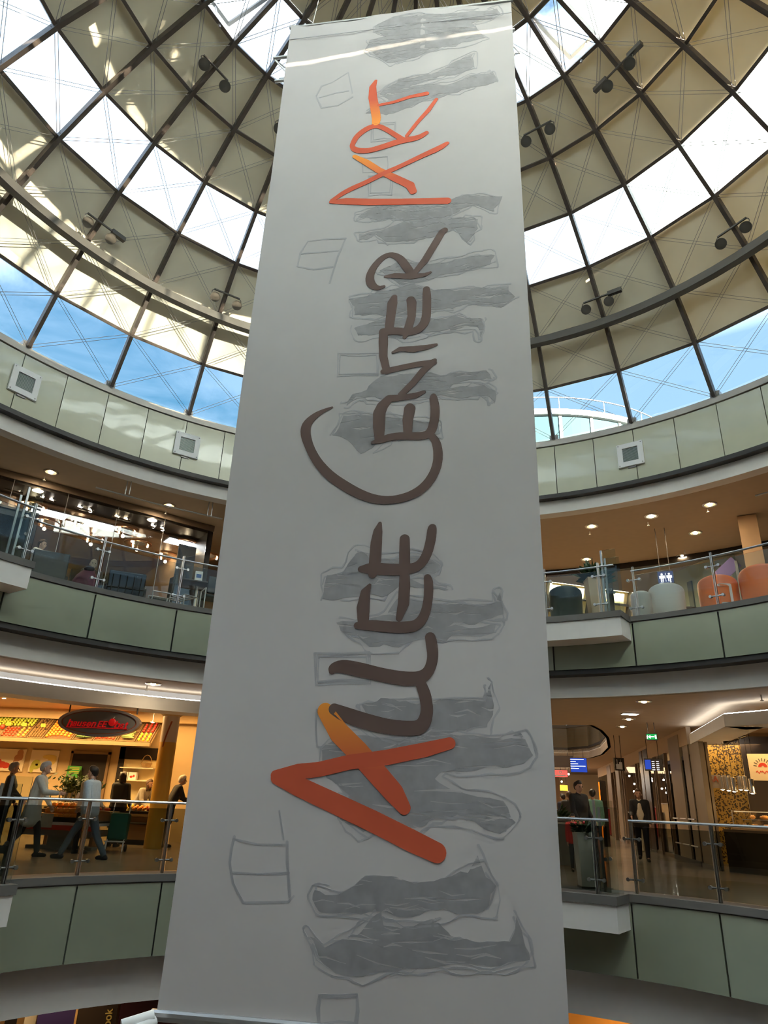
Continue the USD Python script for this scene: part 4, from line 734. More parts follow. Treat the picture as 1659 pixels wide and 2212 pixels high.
for z in (1.85, 1.52): part('board', bx(-.5, .45, -.30, -.02, z, z+.03), 'poster_cream', t)
for u in (-.48, -.24):
    s_ = thing('price_box', f'white box with red berry print on the shelf, {"left" if u < -.4 else "right"} of two', 'box', (-7.15+u+.12, YB-.22, 1.551)); part('carton', bx(-.11, .11, -.08, .08, 0, .20), 'paper', s_); part('print', prism(unary_union([bl(-.03, .08, .04, .03), bl(.04, .10, .03, .03)]), I4, -.085, -.08), 'fruit_red', s_)
s_ = thing('wicker_basket', 'small basket with a tall hoop handle on the top board', 'basket', (-6.95, YB-.23, 1.90)); mat('wicker', (.50, .33, .14), .7, var=.3, vscale=60); part('bowl', lathe([(.001, 0), (.10, 0), (.16, .10), (.15, .10), (.09, .02), (.001, .02)], 16), 'wicker', s_, smooth=40); part('handle', tube([(.14*cos(u), 0, .10+.22*sin(u)) for u in np.linspace(0, pi, 10)], .010, 6), 'wicker', s_)
# the round column with its orange juice picture
cc = at_d(356, 1650, 19.2); t = thing('round_column', 'round column painted like a glass of orange juice with a red straw', 'column', (cc[0], cc[1], 0))
part('juice', lathe([(.21, 0), (.21, 2.42)], 32), 'col_yellow', t, smooth=40); part('glass_top', lathe([(.21, 2.42), (.21, 3.05)], 32), 'col_white', t, smooth=40); part('capital', lathe([(.21, 3.05), (.27, 3.10), (.27, 3.40)], 32), 'shop_beige', t, smooth=40)
st = tm(*(lambda P: ([q for a, z in P for q in ((.217*sin(a-.09), -.217*cos(a-.09), z), (.217*sin(a+.09), -.217*cos(a+.09), z))], [f for i in range(len(P)-1) for f in ((2*i, 2*i+1, 2*i+3), (2*i, 2*i+3, 2*i+2))]))([(-.25+.65*u, 2.30+.62*u**.8) for u in np.linspace(0, 1, 10)])); part('straw', st, 'brown_red', t)
# the high sloping fruit shelf
sf = thing('high_fruit_shelf', 'long sloping display shelf of fruit trays high on the back wall', 'shelf', (0, 0, 0))
X0, X1 = -12.6, -6.75; SY0, SZ0, SY1, SZ1 = 13.25, 2.50, 13.92, 3.08
def shp(x, u, off=0.0):
    n = V(0, -(SZ1-SZ0), (SY1-SY0)); n /= np.linalg.norm(n); return V(x, SY0+(SY1-SY0)*u, SZ0+(SZ1-SZ0)*u)+n*off
sT = fr(shp(0, 0), (1, 0, 0), (0, -(SZ1-SZ0), SY1-SY0)); SL = math.hypot(SY1-SY0, SZ1-SZ0)
part('sloping_board', put(bx(X0, X1, 0, SL, -.05, -.02), sT), 'shop_shelf', sf); part('front_ledge', bx(X0, X1, SY0-.08, SY0+.02, SZ0-.08, SZ0+.02), 'shop_shelf', sf)
TR = [(-12.6, -11.75, 0, 1), (-11.75, -11.05, 0, .52), (-11.75, -11.05, .54, 1), (-11.05, -10.3, .0, .52), (-11.05, -10.3, .54, 1), (-10.27, -9.82, 0, 1), (-9.79, -9.0, 0, 1), (-8.98, -8.40, 0, 1), (-8.38, -7.75, 0, 1), (-7.73, -7.2, 0, .5), (-7.73, -7.2, .52, 1), (-7.18, -6.77, 0, 1)]
for a, b, u, v in TR:
    part('tray', J([put(bx(a+.01, b-.01, u*SL+.005, v*SL-.005, -.02, -.008), sT)]+[put(q, sT) for q in (bx(a+.01, a+.025, u*SL, v*SL, -.02, .05), bx(b-.025, b-.01, u*SL, v*SL, -.02, .05), bx(a, b, u*SL, u*SL+.015, -.02, .05))]), 'counter_wood', sf)
def fruit_proto(name, color, r, s=(1, 1, 1), rough=.4, second=None, kind='round'):
    mat('skin_'+name, color, rough, rand=.10); t = UsdGeom.Xform.Define(stage, f'/World/Looks/kind_{name}')
    return t
FR = {}
def fruit(name, color, mesh, stem=True, rough=.4):
    mat('peel_'+name, color, rough, rand=.14)
    c = stage.CreateClassPrim(f'/World/kind_of_{name}'); c.SetTypeName('Xform')
    usdkit.mesh(stage, f'/World/kind_of_{name}/peel', mesh, MAT['peel_'+name], smooth=True)
    if stem: usdkit.mesh(stage, f'/World/kind_of_{name}/stem', rod((0, 0, mesh.bounds[1][2]-.004), (0, 0, mesh.bounds[1][2]+.008), .005, 5), MAT['shop_shelf'])
    FR[name] = c
def lay(name, p, group, lab, s=1.0, rz=None):
    return copy(FR[name], name, p, rng.uniform(0, 360) if rz is None else rz, lab, name.replace('_', ' '), group, (s, s, s))
def dimple(m):
    v = m.vertices; r = np.hypot(v[:, 0], v[:, 1]); R_ = np.abs(v).max(); v[:, 2] -= np.sign(v[:, 2])*np.exp(-(r/(.25*R_))**2)*.10*R_; return m
fruit('orange', (.80, .22, .02), dimple(ball((0, 0, 0), .044, 2))); fruit('lime', (.36, .42, .04), dimple(ball((0, 0, 0), .04, 2, (1, 1, 1.2)))); fruit('tomato', (.62, .06, .02), dimple(ball((0, 0, 0), .04, 2, (1, 1, .85)))); fruit('kiwi_fruit', (.18, .10, .03), ball((0, 0, 0), .032, 1, (1, 1, 1.35)), rough=.8); fruit('apple', (.42, .03, .015), dimple(ball((0, 0, 0), .042, 2))); fruit('lemon', (.78, .50, .04), ball((0, 0, 0), .038, 2, (1, 1, 1.35))); fruit('bell_pepper', (.55, .04, .015), dimple(ball((0, 0, 0), .06, 2, (1, 1, 1.25)))); fruit('nectarine', (.78, .28, .05), dimple(ball((0, 0, 0), .042, 2))); fruit('melon', (.70, .52, .09), ball((0, 0, 0), .10, 2, (1, 1, 1.2))); fruit('pumpkin_orange', (.82, .30, .02), dimple(ball((0, 0, 0), .068, 2)))
bn = tube([(.16*sin(u), 0, .16*cos(u)-.10) for u in np.linspace(-.7, .7, 8)], .018, 7); fruit('banana', (.74, .52, .05), bn)
cu = rod((-.12, 0, 0), (.12, 0, 0), .024, 8, .02); fruit('cucumber', (.06, .12, .02), cu); fruit('leek', (.22, .26, .08), rod((-.16, 0, 0), (.16, 0, 0), .016, 7, .022))
def fill(name, a, b, u, v, r, group, lab, h=0.0, drop=.06):
    zz = {'bell_pepper': .088, 'kiwi_fruit': .05, 'lime': .056, 'lemon': .058}.get(name, .056)
    nx = max(1, int((b-a-.07)/(2.06*r))); ny = max(1, int(((v-u)*SL-.04)/(2.06*r)))
    for i in range(nx):
        for j in range(ny):
            if rng.random() < drop: continue
            x = a+.035+r+(b-a-.07-2*r)*(i/max(1, nx-1)); y = u*SL+r+.03+((v-u)*SL-2*r-.04)*(j/max(1, ny-1))
            p = (sT@np.array([x, y, zz+h*sin(pi*(i+.5)/nx)+rng.uniform(0, .015), 1]))[:3]; lay(name, p, group, lab, rng.uniform(.92, 1.0))
fill('bell_pepper', -12.58, -11.77, 0, .62, .060, 'red peppers on the high shelf', 'red bell pepper in the outermost left tray of the high shelf'); fill('lime', -12.55, -11.8, .66, 1, .042, 'limes in the top left tray', 'green lime at the top of the outermost left tray')
fill('bell_pepper', -11.75, -11.05, 0, .52, .062, 'red peppers above the strawberry poster', 'red bell pepper in the tray above the strawberry poster'); fill('lime', -11.75, -11.05, .54, 1, .042, 'yellow green limes above the strawberry poster', 'lime in the upper tray above the strawberry poster')
fill('tomato', -11.05, -10.6, .0, .5, .042, 'tomatoes above the kiwi poster', 'red tomato in the lower tray above the kiwi poster'); fill('nectarine', -10.6, -10.3, .0, .5, .042, 'nectarines above the kiwi poster', 'orange nectarine in the lower tray above the kiwi poster'); fill('lime', -11.05, -10.3, .54, 1, .042, 'limes above the kiwi poster', 'green lime in the upper tray above the kiwi poster')
fill('kiwi_fruit', -10.27, -9.82, 0, 1, .036, 'kiwis left of the oranges', 'brown kiwi in the narrow tray left of the oranges', drop=.12)
fill('orange', -9.79, -9.0, 0, 1, .046, 'oranges heaped on the high shelf', 'bright orange in the heap left of the oval sign, high shelf', .07, 0)
for j in range(26):
    p = (sT@np.array([rng.uniform(-8.80, -8.58), rng.uniform(.08, SL-.08), rng.uniform(.055, .12), 1]))[:3]; lay('cucumber' if j % 3 else 'leek', p, 'green vegetables below the sign', 'long green vegetable in the tray behind the oval sign', 1, rng.uniform(-12, 12))
fill('tomato', -8.38, -7.75, 0, 1, .043, 'tomatoes right of the greens', 'red tomato in the tray under the right end of the sign', .03)
for j in range(16): p = (sT@np.array([rng.uniform(-7.52, -7.42), rng.uniform(.08, SL*.45), rng.uniform(.055, .10), 1]))[:3]; lay('leek', p, 'pale leeks on the high shelf', 'pale green leek in the lower tray near the column', 1, rng.uniform(-9, 9))
fill('nectarine', -7.73, -7.35, .52, 1, .043, 'nectarines near the column', 'nectarine in the upper tray near the round column', .02)
for j, x in enumerate((-7.66, -7.5, -11.3, -10.98, -7.36)): lay('banana', (sT@np.array([x, SL*.62, .08, 1]))[:3], 'bananas on the high shelf', 'yellow banana lying on the high fruit shelf', 1, rng.uniform(-30, 30))
fill('apple', -7.18, -6.77, .45, 1, .043, 'dark red apples by the column', 'dark red apple in the tray touching the column'); fill('lemon', -7.18, -6.77, 0, .42, .045, 'lemons by the column', 'yellow lemon in the tray touching the column')
for j, x in enumerate((-11.0, -10.55, -10.0, -7.45)):
    p = (sT@np.array([x, SL*.5, .09, 1]))[:3]; t = thing('price_card', f'small yellow green price card on the high shelf, {["leftmost", "second", "third", "rightmost"][j]} one', 'price card', p); part('card', put(bx(-.07, .07, -.004, .004, 0, .10), fr((0, 0, 0), (1, 0, 0), (0, -.3, 1))), 'kiwi', t)
# stand at the front with big oranges, grey sheet and red edge
s0 = at_d(120, 1787, 18.3); t = thing('fruit_stand', 'front fruit stand with a pale top edge, red strip and grey pedestal', 'stand', (s0[0], s0[1], 0), -8)
part('top', bx(-1.0, 1.0, -.1, .9, .50, .56), 'plate_white', t); part('tray', J([bx(-.98, .98, -.08, .88, .56, .60), bx(-.98, .98, -.08, -.05, .60, .66)]), 'shop_black', t); part('red_strip', bx(-1.0, 1.0, -.11, -.09, .40, .50), 'fruit_red', t); part('apron', bx(-.9, .9, -.05, .85, .28, .40), 'counter_grey', t); part('pedestal', J([bx(-.2, .2, .1, .6, .0, .28), bx(-.8, .8, .25, .5, .0, .06)]), 'counter_grey', t)
part('step_tray', bx(-.98, .98, .45, .9, .60, .80), 'counter_wood', t)
g_ = fr((s0[0], s0[1], 0), (cos(rad(-8)), sin(rad(-8)), 0))
for lvl, (cnt, z, y0) in enumerate(((9, .672, .04), (9, .672, .19), (8, .785, .115), (7, .785, .265), (6, .90, .19))):
    for i in range(cnt): lay('pumpkin_orange', put(tm([(-.40+.147*i+(.073 if lvl in (2, 3) else .147 if lvl == 4 else 0), y0, z)]*3, [(0, 1, 2)]), g_).vertices[0], 'big oranges on the front stand', 'large orange in the pyramid on the front fruit stand', rng.uniform(.92, 1.05))
for i in range(12): lay('lemon', put(tm([(-.92+.08*(i % 6), .06+.09*(i//6), .66)]*3, [(0, 1, 2)]), g_).vertices[0], 'lemons on the front stand', 'yellow lemon at the left end of the front stand')
for i in range(14): lay('tomato', put(tm([(.5+.085*(i % 5), .55+.085*(i//5), .842)]*3, [(0, 1, 2)]), g_).vertices[0], 'tomatoes at the back of the front stand', 'tomato on the raised back of the front stand')
for i in range(9): lay('melon', put(tm([(-.75+.15*i, .82, .88)]*3, [(0, 1, 2)]), g_).vertices[0], 'melons on the front stand', 'yellow melon in the back row of the front stand', .62)
t = thing('grey_sheet', 'pale grey paper sheet hanging over the front of the orange pile', 'sheet'); part('paper', put(bx(-.30, -.02, -.135, -.125, .44, .72), g_), 'coat_grey', t)
for j, (x, z) in enumerate(((.25, .95), (.42, .85))): t = thing('price_card', f'white price card stuck in the orange pile, {["upper", "lower"][j]} one', 'price card'); part('card', put(put(bx(-.08, .08, -.004, .004, 0, .22), fr((x, .22, z), (1, 0, -.4))), g_), 'paper', t)
t = thing('green_crate', 'small bright green crate behind the big oranges', 'crate'); part('box', put(bx(-.45, -.05, .50, .68, .805, .93), g_), 'notice_green', t); part('rim', put(bx(-.46, -.04, .49, .69, .93, .95), g_), 'poster_cream', t)
# bunch of herbs above the front stand
mat('herb', (.045, .075, .018), .6, var=.4, vscale=12, trans=.15); mat('herb_stem', (.50, .48, .28), .6)
hb = thing('herb_display', 'bushy dark green bunch of herbs on a rack of pale stalks behind the stand', 'plant', (s0[0]-.35, s0[1]+1.5, 0)); part('table', J([bx(-.6, .8, -.2, .3, .78, .84), bx(-.5, -.42, -.1, .2, 0, .78), bx(.6, .68, -.1, .2, 0, .78)]), 'counter_wood', hb)
for i in range(12): part('stalk', rod((-.35+.06*i, 0, .84), (-.38+.07*i, rng.normal(0, .03), 1.22), .016, 6), 'herb_stem', hb)
hv = []
for i in range(260):
    c = V(rng.normal(0, .26), rng.normal(0, .14), 1.38+rng.normal(0, .13)); d = rng.normal(size=3); d /= np.linalg.norm(d); e = np.cross(d, rng.normal(size=3)); e /= np.linalg.norm(e); l = rng.uniform(.06, .12); hv.append(tm([c-d*l, c+e*l*.4, c+d*l, c-e*l*.4], [(0, 1, 2), (0, 2, 3)]))
part('leaves', J(hv), 'herb', hb, kind='stuff')
# rear counter
c0 = at_d(292, 1762, 20.4); t = thing('fruit_counter', 'brown fruit counter with a dark kick board near the round column', 'counter', (c0[0], c0[1], 0), -2)
part('body', bx(-.62, .70, -.02, .6, .12, .66), 'counter_wood', t); part('kick_board', bx(-.60, .68, .03, .55, 0, .12), 'door_dark', t); part('top', bx(-.68, .74, -.06, .65, .66, .72), 'shop_shelf', t); part('dark_tray', bx(-.66, .72, -.05, .62, .72, .78), 'shop_black', t); part('rail', put(rod((-.4, -.05, .50), (.5, -.05, .50), .025), I4), 'door_dark', t)
for i in range(30):
    nm_ = 'lemon' if i % 10 < 4 else ('nectarine' if i % 10 < 7 else 'apple'); lay(nm_, (c0[0]-.58+.125*(i % 10), c0[1]+.05+.12*(i//10), .83+.03*(i//10)), f'{nm_}s on the rear counter', f'{nm_} in the row on the brown rear counter')
t = thing('rear_rack', 'stepped wooden rack with small goods behind the rear counter', 'rack', (c0[0]+.1, c0[1]+1.75, 0)); part('frame', J([bx(-.8, .6, 0, .3, 0, .95), bx(-.8, .6, .3, .6, 0, 1.1)]), 'counter_wood', t)
for i in range(12): lay('nectarine' if i % 2 else 'tomato', (c0[0]-.6+.10*i, c0[1]+1.9, .995), 'small fruit on the rear rack', 'small round fruit on the stepped rack behind the rear counter')
t = thing('shopping_trolley', 'green fabric shopping trolley with white tube frame standing on the floor', 'trolley', (*at_d(249, 1832, 18.1)[:2], 0), 5)
mat('bag_green', (.01, .10, .07), .7, var=.1); part('bag', put(rbox(.40, .26, .56, .04), fr((0, 0, .22), (1, 0, 0), (0, .10, 1))), 'bag_green', t, smooth=40); part('frame', J([rod((s*.18, -.14, .04), (s*.18, .06, 1.0), .012) for s in (-1, 1)]+[rod((-.22, -.15, .20), (.22, -.15, .20), .014), rod((-.18, .06, 1.0), (.18, .06, 1.0), .014)]), 'plate_white', t)
for s in (-1, 1): part('wheel', rod((s*.20, -.02, .07), (s*.24, -.02, .07), .07, 16), 'shoe_black', t, smooth=40); part('foot', rod((s*.19, -.16, .0), (s*.19, -.14, .20), .012), 'plate_white', t)
for x, y, j in ((9, 1508, 0), (57, 1503, 1), (179, 1516, 2), (330, 1560, 3), (415, 1571, 4)):
    p = at_z(x, y, 3.385) if j < 3 else at_z(x, y, 3.1); t = thing('shop_spot', f'small bright spotlight in the fruit shop ceiling, number {j+1} from the left', 'spotlight', p); tag(t, f'small bright ceiling spot of the fruit shop, {["far left", "left", "above the sign", "beside the column", "right of the column"][j]}')
    part('ring', lathe([(.05, -.01), (.08, -.012), (.08, .01), (.05, .01)], 14), 'lamp_chrome', t); part('bulb', ball((0, 0, -.004), .045, 1, (1, 1, .4)), 'bulb_warm', t)
    if j > 2: part('stem', rod((0, 0, .01), (0, 0, .29), .012), 'lamp_chrome', t)
p = at_d(275, 1530, 18.0); t = thing('dome_camera', 'small black dome camera under the ceiling above the oval sign', 'camera', (p[0], p[1], 3.39)); part('housing', lathe([(.09, .01), (.09, -.05), (.07, -.06)], 16), 'shop_black', t, smooth=40); part('dome', ball((0, 0, -.07), .065, 2), 'gloss_black', t, smooth=True)
rect_light('fruit_light', (-9.5, 12.2, 3.36), 5.5, 1.6, 13, (1, .62, .24)); rect_light('fruit_light', (-6.0, 12.6, 3.36), 2.0, 1.2, 9, (1, .55, .18))
# shoppers, lower left
fl = lambda x, y: at_z(x, y, 0)*V(1, 1, 0)
person('older man in a long pale grey coat and dark trousers walking by the fruit stand', fl(48, 1851), 78, 1.74, thigh=(20, -14), knee=(10, 22), arm=(16, 35), elbow=(20, 55), lean=6, outfit=dict(top='coat_grey', long=.62, bottom='cloth_black'), hair='hair_grey')
person('man in a light blue shirt and grey jeans striding towards the left', fl(176, 1856), -82, 1.76, thigh=(32, -22), knee=(6, 12), arm=(-12, 20), elbow=(14, 30), lean=6, outfit=dict(top='shirt_blue', bottom='denim', shoes='cloth_navy'), hair='hair_dark')
person('person in a beige jacket and black trousers with shoulder bag at the oranges', fl(166, 1844), 20, 1.64, arm=(10, 10), elbow=(25, 40), lean=4, outfit=dict(top='cloth_beige', jacket=True, bottom='cloth_black'), hair='hair_brown', hairlen=.06)
person('person in black with a salmon collar standing before the dark door', fl(240, 1829), 8, 1.66, arm=(8, 8), elbow=(30, 30), outfit=dict(top='cloth_black', long=.45, collar='cloth_salmon', bottom='cloth_black'), hair='hair_dark', hairlen=.05)
person('white-haired person in a black coat bending over the counter beside the column', fl(352, 1830), 60, 1.70, arm=(40, 30), elbow=(40, 45), lean=20, outfit=dict(top='cloth_black', long=.75, bottom='cloth_charcoal'), hair='hair_white')
p = at_d(304, 1690, 21.5); person('shop worker in a grey top with green apron leaning behind the rear counter', (p[0], p[1], 0), 110, 1.62, arm=(22, 22), elbow=(40, 40), lean=26, outfit=dict(top='cloth_beige', collar='notice_green', bottom='cloth_black'), hair='hair_brown', hairlen=.1)
p = at_d(22, 1690, 18.3); person('person in a dark teal jacket and grey cap half behind the grey coat', (p[0], p[1], 0), 60, 1.72, arm=(10, 20), elbow=(20, 30), outfit=dict(top='cloth_charcoal', jacket=True, bottom='cloth_black'), hair='hair_grey')
# ================================================================ right, lower gallery: arcade, shop fronts, bakery
mat('pilaster_beige', (.27, .22, .155), .5, var=.04); mat('frame_black', (.015, .012, .010), .3); mat('shop_cream', (.72, .56, .33), .6); mat('orange_board', (.85, .17, .015), .5); mat('sign_blue', (.015, .035, .20), .4); mat('sign_white', (.80, .80, .82), .4); mat('sign_brown', (.045, .028, .016), .5); mat('red_sign', (.50, .06, .06), .5); mat('exit_green', (.0, .22, .05), .4)
glow('glow_orange', (1.0, .16, .01), 1.6); glow('glow_sign_white', (.95, .95, 1.0), 1.2); glow('glow_blue', (.03, .07, .45), .8); glow('glow_red', (.9, .16, .12), .7); glow('glow_yellow', (1.0, .55, .05), 1.6); glow('glow_green', (.02, .38, .08), .9); glow('glow_cream', (1.0, .72, .36), .55)
mat('mosaic', (.36, .22, .04), .4)
MAT['mosaic'] = usdkit.material(stage, '/World/Looks/mosaic_tiles', {'tc': ('texture_coordinate', {}), 'v': ('voronoi_texture', {'scale': 30.0, 'randomness': .7}), 's': ('separate_color', {}), 'r': ('rgb_ramp', {'ramp': [(0, (.05, .028, .008)), (.28, (.09, .05, .012)), (.34, (.40, .24, .04)), (1, (.58, .38, .08))], 'interpolate': False}), 'p': ('principled_bsdf', {'roughness': .35})},
    [('tc.object', 'v.vector'), ('v.color', 's.color'), ('s.r', 'r.fac'), ('r.color', 'p.base_color')], surface='p.BSDF')
QA, QB = V(7.95, 12.6, 0), V(11.6, 34.5, 0); qe = (QB-QA)/np.linalg.norm(QB-QA); QT = fr(QA, qe); QL = np.linalg.norm(QB-QA)              # arcade right front: x away from the atrium, y towards the open arcade (left)
qn = QT[:3, 1]
def along(x, y=1700): return float((at_pl(x, y, QA, qn)-QA)@qe)
PQ = lambda m: put(m, QT)
wr = struct('wall_arcade_right'); dx_ = -1                                                    # shop side lies at negative y
part('fascia', PQ(bx(0, QL, -.12, 0, 2.95, 3.40)), 'plaster_warm', wr); part('rear_wall', PQ(bx(-2.5, QL, -6.2, -6.0, 0, 3.4)), 'shop_cream', wr)
pl = thing('pilaster', 'beige fluted pilaster between the glass doors and the bakery', 'pilaster')
a0_, a1_ = along(1521), along(1484); u_ = (a1_-a0_)/3
for i, (a, b) in enumerate(((a0_, a0_+u_*.96), (a0_+u_, a0_+u_*1.96), (a0_+2*u_, a1_))): part('board', PQ(bx(a, b, -.12, -.0-.03*(i % 2), 0, 2.94)), 'pilaster_beige', pl)
part('plinth', PQ(bx(a0_-.02, a1_+.02, -.13, .02, 0, .10)), 'counter_grey', pl)
cols = [(1478, 1455, 'pilaster_beige'), (1406, 1396, 'frame_black'), (1394, 1388, 'frame_black'), (1340, 1333, 'pilaster_beige'), (1322, 1314, 'frame_bronze')]
for i, (xa, xb, m_) in enumerate(cols):
    a, b = along(xa), along(xb)
    t = thing('shopfront_column', f'slim {"black" if m_ == "frame_black" else "beige" if m_ == "pilaster_beige" else "bronze"} shop front column of the arcade, {["beside the glass doors", "left of the glass doors", "behind the walking woman", "between the bright windows", "near the hanging black sign"][i]}', 'column'); part('shaft', PQ(bx(a, max(b, a+.18), -.3, .02, 0, 3.3)), m_, t); part('foot', PQ(bx(a-.02, max(b, a+.18)+.02, -.3, .04, 0, .08)), 'counter_grey', t)
doors = struct('door_2', label=None)
for i in range(3):
    a = .05+i*1.0; part('glass_leaf', PQ(bx(a+.04, a+.92, -.06, -.04, .10, 2.6)), 'shop_glass', doors); part('leaf_frame', PQ(J([bx(a, a+.05, -.08, -.02, 0, 2.7), bx(a+.91, a+.96, -.08, -.02, 0, 2.7), bx(a, a+.96, -.08, -.02, 2.6, 2.7), bx(a, a+.96, -.08, -.02, 0, .10)])), 'frame_black', doors); part('push_bar', PQ(J([rod((a+.1, .02, .45), (a+.85, .02, .45), .02), rod((a+.1, .02, 1.1), (a+.85, .02, 1.1), .02)])), 'steel_bright', doors)
part('plinth', PQ(bx(0, 3.2, .0, .05, 0, .12)), 'coping', doors)
aw = struct('window_arcade')
for j, (a, b) in enumerate(((3.3, 4.9), (5.2, 6.7), (7.2, 8.3), (9.0, 12.4), (13.0, 15.4), (16.4, 21.5))):
    part('pane', PQ(bx(a, b, -.03, -.015, .1, 2.95)), 'shop_glass', aw); part('frame', PQ(J([bx(a-.05, a, -.08, .02, 0, 2.95), bx(b, b+.05, -.08, .02, 0, 2.95), bx(a, b, -.06, 0, 0, .1)])), 'frame_bronze', aw)
    part('back_panel', PQ(bx(a+.1, b-.1, -2.6, -2.5, .05, 2.9)), 'shop_cream' if j % 2 == 0 else 'shop_tan', aw); part('partition', PQ(bx(b-.02, b+.3, -6, -.1, 0, 3.3)), 'shop_black' if j % 2 else 'pilaster_beige', aw)
for i, u in enumerate((1.6, 4.2, 6.0, 7.8, 10.8, 14.2)): rect_light('arcade_shop_light', (QT@np.array([u, -1.3, 3.1, 1]))[:3], 1.6, 1.2, 4, (1, .68, .36))
t = thing('poster_column', 'tall pink cream display board standing behind the walking woman', 'display board'); a = along(1402); part('board', PQ(bx(a, a+.25, .35, .40, .0, 1.25)), 'poster_cream', t); part('foot', PQ(bx(a-.05, a+.3, .25, .50, 0, .03)), 'counter_grey', t)
t = thing('orange_light_strip', 'glowing orange upright panel far down the arcade', 'sign'); oT = fr(at_d(1303, 1715, 30)*V(1, 1, 0), (.5, .87, 0)); part('panel', put(bx(-.3, .3, .02, .08, .30, 2.25), oT), 'glow_orange', t); part('casing', put(bx(-.35, .35, -.04, .02, 0, 2.3), oT), 'frame_black', t)
def hung_sign(name, lab, x, y, D, w, h, face, parts=(), ceil=3.39, rods=True, depth=.10, turn=0):
    c = at_d(x, y, D); az = math.degrees(math.atan2(c[0]-EYE[0], c[1]-EYE[1]))+turn; T = fr(c, pol(az+90, 1)); t = thing(name, lab, 'sign')
    part('box', prism(sbox(-w/2, -h/2, w/2, h/2), T, -depth/2, depth/2), 'frame_black', t); part('face', prism(sbox(-w/2+.012, -h/2+.012, w/2-.012, h/2-.012), T, -depth/2-.004, -depth/2), face, t)
    for nm, poly, m_ in parts: part(nm, prism(poly, T, -depth/2-.008, -depth/2-.004), m_, t)
    if rods:
        for u in (-w*.3, w*.3): part('rod', rod((T@np.array([u, 0, h/2, 1]))[:3], (T@np.array([u, 0, ceil-c[2], 1]))[:3], .010, 6), 'steel_dark', t)
    return t
R_ = lambda x0, z0, x1, z1: sbox(x0, z0, x1, z1)
man = lambda x, s=1: unary_union([Point(x, .085).buffer(.028*s), R_(x-.045*s, -.03, x+.045*s, .05), R_(x-.036*s, -.12, x-.006*s, -.02), R_(x+.006*s, -.12, x+.036*s, -.02), R_(x-.068*s, -.03, x-.048*s, .045), R_(x+.048*s, -.03, x+.068*s, .045)])
hung_sign('toilet_sign', 'dark blue hanging sign with two white figures, upper right gallery', 1438, 1248, 19.0, .40, .34, 'sign_blue', [('figure', man(-.09), 'glow_sign_white'), ('figure', man(.09), 'glow_sign_white'), ('divider', R_(-.006, -.12, .006, .12), 'glow_sign_white'), ('arrow', unary_union([R_(.10, -.155, .125, -.14), Polygon([(.09, -.14), (.135, -.14), (.1125, -.12)])]), 'glow_sign_white'), ('caption', R_(-.14, -.155, -.06, -.14), 'glow_sign_white')], ceil=8.39)
arrow = unary_union([R_(-.03, -.015, .06, .015), Polygon([(-.03, .05), (-.03, -.05), (-.09, 0)])])
hung_sign('exit_sign', 'green emergency exit sign with a white arrow and door under the lower right ceiling', 1408, 1592, 20, .27, .16, 'glow_green', [('arrow', arrow, 'glow_sign_white'), ('door', R_(.075, -.05, .115, .05), 'glow_sign_white'), ('runner', unary_union([Point(-.105, .03).buffer(.013), R_(-.125, -.05, -.095, .015)]), 'glow_sign_white')])
lines = unary_union([R_(-.30, .19-.08*i, -.30+L_, .215-.08*i) for i, L_ in enumerate((.5, .2, .28, .55, .3))])
hung_sign('info_sign', 'blue hanging direction sign with rows of white text in the arcade', 1250, 1653, 29, .62, .52, 'glow_blue', [('text_rows', lines, 'glow_sign_white')], ceil=3.39)
hung_sign('shop_sign', 'wide dark brown hanging board at the far end of the arcade', 1208, 1645, 31, 1.15, .45, 'sign_brown')
hung_sign('shop_sign', 'pinkish red banner sign under the dark brown board', 1208, 1671, 31.5, .70, .30, 'glow_red', [('lettering', unary_union([R_(-.25, -.09, .25, -.06), Point(.05, .05).buffer(.05).difference(Point(.05, .05).buffer(.03))]), 'sign_white')], rods=False)
hung_sign('shop_sign', 'small glowing yellow shop sign far down the arcade', 1218, 1702, 34, .36, .26, 'glow_yellow', ceil=3.39)
hung_sign('shop_sign', 'black projecting sign with a white city skyline', 1337, 1651, 23.5, .30, .36, 'frame_black', [('skyline', unary_union([R_(-.12, -.15, -.02, .0), R_(-.09, 0, -.07, .14), R_(-.02, -.15, .08, .06), R_(.02, .06, .03, .15)]), 'sign_white')], turn=-25)
tag(stage.GetPrimAtPath('/World/shop_sign_003'))
hung_sign('info_sign', 'grey and blue board with white writing behind the glass doors', 1412, 1652, 24.5, .55, .36, 'sign_grey', [('blue_field', R_(-.25, -.14, -.08, .14), 'glow_blue'), ('text_rows', unary_union([R_(-.05+.13*k, .08-.06*i, .03+.13*k, .10-.06*i) for i in range(5) for k in range(2)]), 'glow_sign_white')])
# walkers in the arcade
per = lambda *a, **k: person(*a, **k)
g0 = lambda x, D: at_d(x, 1760, D)*V(1, 1, 0)
per('woman with long dark hair, open black jacket and pale top walking towards the atrium', g0(1383, 22.0), 198, 1.80, thigh=(10, -10), knee=(4, 16), arm=(6, 20), elbow=(15, 50), outfit=dict(top='cloth_black', jacket=True, front='cloth_cream', collar='cloth_cream', bottom='cloth_navy'), hair='hair_brown', hairlen=.26)
per('man in a dark jacket with short black hair in the middle of the arcade', g0(1252, 17.6), 150, 1.80, arm=(8, 8), elbow=(30, 30), outfit=dict(top='cloth_black', jacket=True, bottom='cloth_black'), hair='hair_dark')
per('person in a mint green jacket behind the dark-haired man', g0(1283, 21.0), 20, 1.72, arm=(8, 8), outfit=dict(top='cloth_mint', jacket=True, bottom='cloth_black'), hair='hair_dark')
per('person in dark clothes left of the dark-haired man, far down the arcade', g0(1232, 24.0), 10, 1.72, outfit=dict(top='cloth_charcoal', jacket=True, bottom='cloth_black'), hair='hair_brown')
